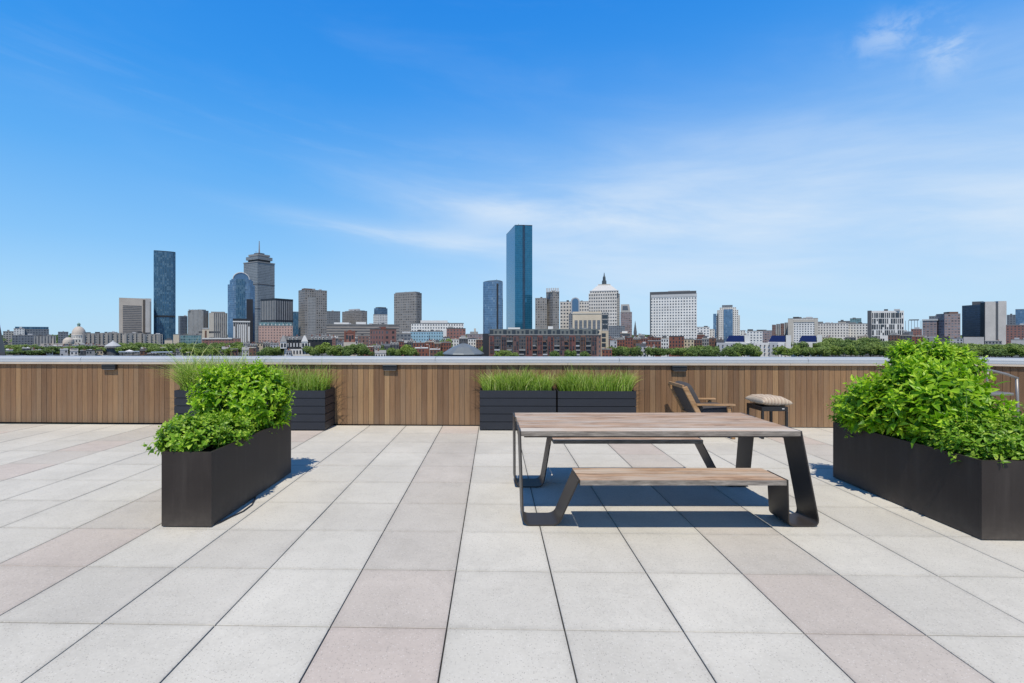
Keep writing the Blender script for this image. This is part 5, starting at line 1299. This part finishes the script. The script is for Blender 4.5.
H = [ (-6, 6, 347.5, 480, 'n', 'f'), (6, 13, 350.2, 470, 'g', 'f'), (30, 37, 349.2, 475, 'd', 'h'), (38, 46, 350.4, 468, 'n', 'f'), (46, 53, 351.2, 466, 'w', 'f'), (80, 87, 351.0, 468, 's', 'f'), (96, 103, 350.8, 468, 't', 'f'), (104, 110, 349.4, 476, 's', 'h'), (140, 147, 348.6, 476, 'n', 'h'), (160, 166, 347.8, 480, 'g', 'f'), (176, 183, 349.6, 470, 'd', 'h'), (213, 221, 349.8, 462, 's', 'h'), (230, 238, 349.2, 462, 'n', 'f'), (286, 291, 351.2, 385, 'g', 'f'), # px0, px1, ytop, dist, wall, roof
 (5, 13, 345.2, 520, 's', 'm'), (13, 21, 346.4, 510, 'g', 'f'), (36, 44, 346.6, 520, 'w', 'h'), (44, 52, 345.2, 540, 'd', 'm'), (53, 62, 346.2, 520, 's', 'f'), (62, 71, 345.8, 530, 'n', 'm'), (72, 79, 345.0, 540, 'w', 'f'), (80, 88, 344.2, 560, 'n', 'm'), (88, 96, 344.6, 560, 's', 'm'), (96, 104, 345.6, 540, 'n', 'f'),
 (22, 30, 348.4, 470, 's', 'f'), (60, 68, 349.6, 470, 'g', 'f'), (86, 95, 350.6, 460, 'd', 'f'), (70, 78, 348.8, 470, 'w', 'h'),
 (222, 230, 346.6, 470, 'd', 'h'), (243, 250, 342.6, 500, 'd', 'm'), (250, 257, 343.6, 490, 's', 'm'), (242, 249, 347.2, 440, 'g', 'h'), (249, 256, 348.0, 430, 'n', 'f'), (257, 263, 343.2, 500, 't', 'f'), (263, 270, 342.0, 510, 'd', 'm'), (270, 279, 342.6, 500, 'g', 'm'),
 (312, 322, 335.6, 560, 'd', 'm'), (322, 331, 334.8, 560, 's', 'm'), (331, 338, 336.2, 540, 's', 'h'), (337, 344, 340.6, 470, 'g', 'h'), (355, 361, 338.2, 470, 'g', 'h'), (338, 345, 349.0, 420, 'b', 'f'), (358, 365, 344.6, 430, 'n', 'm'),
 (372, 381, 345.4, 430, 'd', 'm'), (381, 390, 343.8, 440, 's', 'h'), (390, 399, 342.2, 450, 's', 'm'), (399, 407, 340.4, 470, 's', 'h'), (407, 414, 340.0, 480, 's', 'm'), (364, 373, 347.0, 420, 'b', 'f'), (375, 386, 350.4, 410, 'w', 'h'), (397, 404, 341.8, 455, 'b', 'p'),
 (413, 425, 343.0, 430, 'b', 'f'), (425, 434, 342.2, 440, 'b', 'f'), (434, 441, 343.4, 430, 'n', 'p'), (415, 428, 348.4, 400, 'b', 'f'), (428, 436, 340.2, 480, 'n', 'm'), (441, 451, 342.6, 440, 'b', 'f'), (430, 440, 349.6, 395, 'n', 'f'),
 (451, 459, 339.6, 480, 'w', 'f'), (459, 468, 338.4, 500, 's', 'p'), (468, 476, 338.8, 490, 'w', 'f'), (476, 484, 339.6, 480, 'n', 'f'), (443, 450, 337.6, 500, 'g', 'f'),
 (609, 617, 338.6, 470, 'n', 'f'), (617, 625, 337.4, 480, 'b', 'm'), (625, 633, 338.0, 480, 'b', 'f'), (633, 641, 337.2, 490, 'n', 'm'), (641, 648, 338.4, 480, 'b', 'f'), (602, 612, 349.6, 380, 'b', 'f'), (610, 617, 340.6, 440, 'g', 'f'), (620, 630, 333.4, 620, 's', 'p'), (638, 645, 334.6, 600, 's', 'm'),
 (646, 654, 337.0, 500, 'b', 'f'), (654, 661, 337.6, 490, 'b', 'f'), (661, 668.5, 338.8, 450, 'w', 'p'), (669, 684, 336.6, 450, 'b', 'f'), (684, 694, 339.4, 450, 't', 'f'), (648, 661, 341.2, 430, 'b', 'f'), (636, 646, 343.4, 420, 'g', 'h'), (646, 655, 346.8, 410, 'w', 'h'),
 (694, 702, 340.0, 470, 'n', 'f'), (702, 709, 338.8, 480, 'd', 'p'), (709, 717, 338.2, 480, 'n', 'f'), (716, 724, 339.6, 470, 's', 'h'), (697, 705, 334.8, 600, 'b', 'p'), (744, 752, 334.6, 600, 's', 'm'),
 (820, 832, 337.2, 560, 't', 'f'), (845, 856, 337.4, 560, 's', 'f'), (857, 868, 336.0, 580, 't', 'f'), (888, 900, 335.2, 560, 'n', 'p'), (900, 912, 335.6, 560, 's', 'p'), (912, 924, 336.4, 560, 'b', 'f'), (924, 936, 337.4, 560, 'd', 'f'), (936, 950, 337.0, 560, 's', 'f'), (985, 1002, 341.0, 540, 'd', 'f'), (950, 963, 338.6, 560, 'g', 'f'),
]
H.sort(key=lambda h: h[0]); cnt = {}
for h in H:
    w = zone((h[0]+h[1])/2); key = (w, h[4], h[5]); cnt[key] = cnt.get(key, 0)+1
seen = {}
for h in H:
    w = zone((h[0]+h[1])/2); key = (w, h[4], h[5]); seen[key] = seen.get(key, 0)+1
    house(*h, where=w if cnt[key] == 1 else f'{w}, {ORD[seen[key]-1]} from left')

# ---------------- trees
M_BARK = plain('bark', (.06, .045, .035), .9, 0, .3, 2)
def crown_mat(name, a, b_, c): return leaf_material(name, a, b_, c, .18, .6)
TM = [crown_mat('tree_leaves_mid', (.045, .085, .02), (.14, .22, .05), (.27, .36, .10)), crown_mat('tree_leaves_dark', (.03, .062, .018), (.095, .16, .04), (.20, .29, .08)), crown_mat('tree_leaves_light', (.05, .095, .016), (.14, .225, .034), (.25, .34, .07))]
def tree_proto(seed, mat, n=2600, wide=1.0):
    rs = np.random.RandomState(seed)
    root = thing('tree', 'x', 'tree', (0, 0, -500), 0, 'trees below the skyline')
    lobes = [(0, 0, .62, .30)]
    for k in range(11):
        a = rs.rand()*6.283; r = .16+.30*rs.rand(); z = .42+.42*rs.rand(); lobes.append((r*math.cos(a)*wide, r*math.sin(a)*wide, z, .13+.12*rs.rand()))
    L = np.array(lobes); w = L[:, 3]**2; w /= w.sum()
    i = rs.choice(len(L), n, p=w); d = unit(rs.normal(size=(n, 3))); s = .72+.34*rs.rand(n)
    p = L[i, :3]+d*(L[i, 3]*s)[:, None]*np.array([1, 1, .85])
    nn = unit(d*.8+rs.normal(size=(n, 3))*.5+np.array([0, 0, .3])); t = unit(np.cross(nn, rs.normal(size=(n, 3)))); b_ = np.cross(nn, t)
    sz = .018+.016*rs.rand(n)
    q = np.array([[-1, -.5], [1, -.6], [.9, .7], [-.8, .6]])
    V = p[:, None, :]+sz[:, None, None]*(q[None, :, 0:1]*t[:, None, :]+q[None, :, 1:2]*b_[:, None, :]*1.1)
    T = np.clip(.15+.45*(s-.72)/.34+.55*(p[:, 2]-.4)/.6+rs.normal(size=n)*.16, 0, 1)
    np_mesh('crown', V.reshape(-1, 3), np.arange(4*n).reshape(-1, 4), mat, root, T)
    tr = MB().tube([(0, 0, 0), (.005, 0, .25), (0, .01, .5)], .022, 7, r2=.012)
    for k in range(4):
        a = k*1.6+seed; tr.tube([(0, 0, .25+.05*k), (.12*math.cos(a), .12*math.sin(a), .42+.06*k), (.22*math.cos(a), .22*math.sin(a), .58+.06*k)], .010, 5, r2=.004)
    tr.build('trunk', M_BARK, root, merge=False)
    return root
protos = [tree_proto(31, TM[0]), tree_proto(32, TM[1]), tree_proto(33, TM[2]), tree_proto(34, TM[0], wide=1.3), tree_proto(35, TM[1], wide=1.2), tree_proto(36, TM[2], wide=1.2)]
twords = ['mid green', 'dark green', 'light green', 'broad mid green', 'broad dark green', 'broad light green']
TR = []   # px, ytop, dist, width px, proto
def row(a, b_, step, y0, dy, d, kinds, w=1.35, seed=0):
    r = random.Random(seed+int(a*7)); x = a
    while x < b_:
        TR.append((x+(r.random()-.5)*step*.4, y0+dy*(r.random()-.4), d*(.96+.08*r.random()), step*w*(.85+.4*r.random()), r.choice(kinds))); x += step
row(12, 34, 9, 344.8, 2, 500, [0, 2, 3]); row(4, 60, 19, 349.6, 2, 480, [1, 4, 0]); row(42, 106, 11, 345.6, 2.2, 500, [1, 4, 0, 1]); row(54, 68, 9, 351, 1, 470, [2, 5, 0]); row(84, 112, 13, 347.5, 2, 485, [0, 1])
row(118, 240, 8, 342.8, 2.2, 520, [0, 3, 1, 4], seed=2); row(122, 236, 11, 345.8, 2.5, 480, [0, 5, 1, 2, 3], seed=5); row(190, 212, 10, 348.0, 1.5, 450, [2, 5])
row(104, 122, 9, 346.6, 1.5, 500, [1, 0]); row(236, 246, 8, 341.5, 1, 520, [0, 1])
TR += [(266, 346.6, 400, 15, 1), (274, 346.0, 405, 15, 0), (281, 347.4, 402, 11, 4), (314, 345.6, 395, 13, 0), (322, 343.2, 400, 16, 5), (331, 344.8, 398, 15, 0), (337, 348.6, 396, 9, 2),
 (350, 343.8, 400, 14, 1), (358, 343.2, 405, 15, 4), (366, 346.2, 400, 12, 1), (347, 349, 390, 9, 4), (376, 344.0, 440, 12, 4), (384, 347.8, 420, 10, 1), (396, 347.4, 395, 12, 0), (405, 345.4, 400, 15, 5), (413, 347.4, 396, 11, 0), (447, 338.2, 470, 10, 0), (441, 339.2, 470, 8, 1),
 (440, 350.8, 385, 8, 1), (450, 351.6, 380, 8, 1), (482, 346, 420, 9, 0), (487, 344.8, 420, 8, 0), (498, 350.6, 340, 9, 2), (506, 350.2, 345, 11, 3), (514, 352, 345, 9, 0),
 (556, 350.2, 342, 10, 1), (570, 349.6, 345, 11, 4), (586, 350.6, 342, 10, 1),
 (472, 331.6, 560, 6, 0)]
row(612, 640, 8, 345.6, 1.8, 400, [1, 4, 0], seed=3); row(650, 722, 9, 347.0, 2, 400, [0, 1, 3, 4], seed=4); row(694, 720, 9, 345.2, 1.6, 420, [0, 4, 3], seed=9)
row(728, 758, 8, 345.2, 2.2, 395, [1, 4, 0], seed=6); TR += [(742, 342.6, 400, 17, 4), (737, 344.4, 396, 14, 1), (750, 345.8, 398, 13, 0), (734, 351, 385, 10, 5), (756, 351.4, 385, 9, 2)]
row(778, 830, 8, 346.6, 1.6, 400, [0, 3, 5], seed=7); row(800, 880, 9, 340.8, 2.0, 430, [0, 1, 3, 4], seed=8); row(820, 872, 10, 337.6, 1.8, 480, [0, 1, 4, 3], seed=11); row(825, 890, 9, 345.8, 2, 405, [5, 0, 1], seed=12)
row(872, 1020, 10, 343.4, 1.6, 430, [0, 1, 4, 3], seed=13); row(880, 1030, 11, 347.4, 1.6, 400, [5, 0, 2, 1], seed=14); row(985, 1035, 11, 344.0, 1.4, 430, [1, 0], seed=15); row(862, 905, 9, 340.5, 1.6, 500, [4, 1], seed=16)
TR.sort(key=lambda t: t[0]); tc_, ts_ = {}, {}
def band_word(y): return 'rear' if y < 345 else 'front'
for t_ in TR: k = (zone(t_[0]), t_[4], band_word(t_[1])); tc_[k] = tc_.get(k, 0)+1
used = set(); rt = random.Random(5)
for (px, y, d, w, kind) in TR:
    k = (zone(px), kind, band_word(y)); ts_[k] = ts_.get(k, 0)+1
    nth = '' if tc_[k] == 1 else f', {ORD[min(ts_[k]-1, 11)]} from left'
    lb = f'{twords[kind]} {k[2]} tree {k[0]}{nth}'
    h = (Zp(y, d)-ST); wd = w*d/F*1.0
    sx = wd/.82; sz_ = h/.96
    loc = ((px-CX)/F*d, d, ST)
    if kind not in used:
        used.add(kind); r0 = protos[kind]; r0.location = loc; r0.rotation_euler = (0, 0, rt.random()*6); r0.scale = (sx, sx, sz_); r0['label'] = lb
    else: copy_tree(protos[kind], lb, loc, rt.random()*6, (sx, sx, sz_))
# far tree belt and faint far ridge
rs = np.random.RandomState(77); n = 9000
ang = (rs.rand(n)-.5)*2.2; dist = 1250+rs.rand(n)*900
px_ = np.sin(ang)*dist; py_ = np.cos(ang)*dist; hz_ = rs.rand(n)**.7*15
P_ = np.stack([px_, py_, ST+hz_], -1); nn = unit(rs.normal(size=(n, 3))+np.array([0, -1, .5])); t = unit(np.cross(nn, rs.normal(size=(n, 3)))); b_ = np.cross(nn, t)
sz = 4+4*rs.rand(n); q = np.array([[-1, -.6], [1, -.6], [.9, .7], [-.8, .6]])
V = P_[:, None, :]+sz[:, None, None]*(q[None, :, 0:1]*t[:, None, :]+q[None, :, 1:2]*b_[:, None, :])
o = np_mesh('far_treeline', V.reshape(-1, 3), np.arange(4*n).reshape(-1, 4), TM[1], None, np.clip(.5+rs.normal(size=n)*.2, 0, 1))
tag(o, 'hazy belt of far off trees along the horizon', 'treeline', kind='stuff')

# ---------------- cars and a lamp post
car_paint = {'white': (.6, .6, .6), 'dark grey': (.05, .05, .055), 'silver': (.35, .36, .37), 'black': (.015, .015, .017), 'red': (.25, .02, .02), 'blue': (.03, .06, .16)}
CPM = {k: plain('paint_'+k.replace(' ', '_'), v, .3, .2, .03, 1) for k, v in car_paint.items()}
def car(px, d, colour, label):
    f = Fr('parked_car', label, 'car', px, d, 'cars parked beyond the parapet')
    prof = [(-2.2, .35), (2.2, .35), (2.25, .75), (1.5, .95), (.9, 1.42), (-1.0, 1.45), (-1.9, 1.0), (-2.25, .9)]
    m_ = MB()
    m_.face([(x, -.88, z) for x, z in prof]); m_.face([(x, .88, z) for x, z in reversed(prof)])
    for i in range(len(prof)):
        (x0, z0), (x1, z1) = prof[i], prof[(i+1) % len(prof)]; m_.face([(x0, -.88, z0), (x0, .88, z0), (x1, .88, z1), (x1, -.88, z1)])
    m_.build('body', CPM[colour], f.root, merge=False)
    MB().prism([(-1.55, -.90), (1.15, -.90), (1.15, .90), (-1.55, .90)], .95, 1.36, top=[(-.95, -.90), (.8, -.90), (.8, .90), (-.95, .90)]).build('window', C_['glass'], f.root, merge=False)
    for x in (-1.4, 1.4):
        for y in (-.86, .86): MB().tube([(x, y-.06, .33), (x, y+.06, .33)], .33, 10).build('wheel', C_['dark'], f.root, merge=False)
cz = [(24, 'white'), (29.5, 'dark grey'), (35, 'silver'), (40, 'black'), (45.5, 'red'), (51, 'silver'), (57, 'dark grey'), (76, 'white'), (82, 'black'), (99, 'blue'), (105, 'white'), (111, 'silver'), (146, 'dark grey'), (179, 'white')]
cc, cs_ = {}, {}
for px, c in cz: cc[c] = cc.get(c, 0)+1
for px, c in cz:
    cs_[c] = cs_.get(c, 0)+1
    car(px, 462 if px < 130 else 464, c, f'small {c} parked car beyond the parapet'+('' if cc[c] == 1 else f', {ORD[cs_[c]-1]} {c} one from left'))
f = Fr('street_lamp', 'tall pale street lamp post left of the conical roof', 'street lamp', 429.5, 300)
MB().tube([(0, 0, 0), (0, 0, f.z(344.8))], .16, 7, r2=.12).build('post', C_['stone'], f.root)
MB().tube([(0, 0, f.z(344.9)), (-1.4, 0, f.z(344.4))], .10, 6).build('arm', C_['stone'], f.root)
MB().box(-2.0, -1.2, -.2, .2, f.z(344.6), f.z(344.2)).build('lamp_head', C_['white'], f.root)
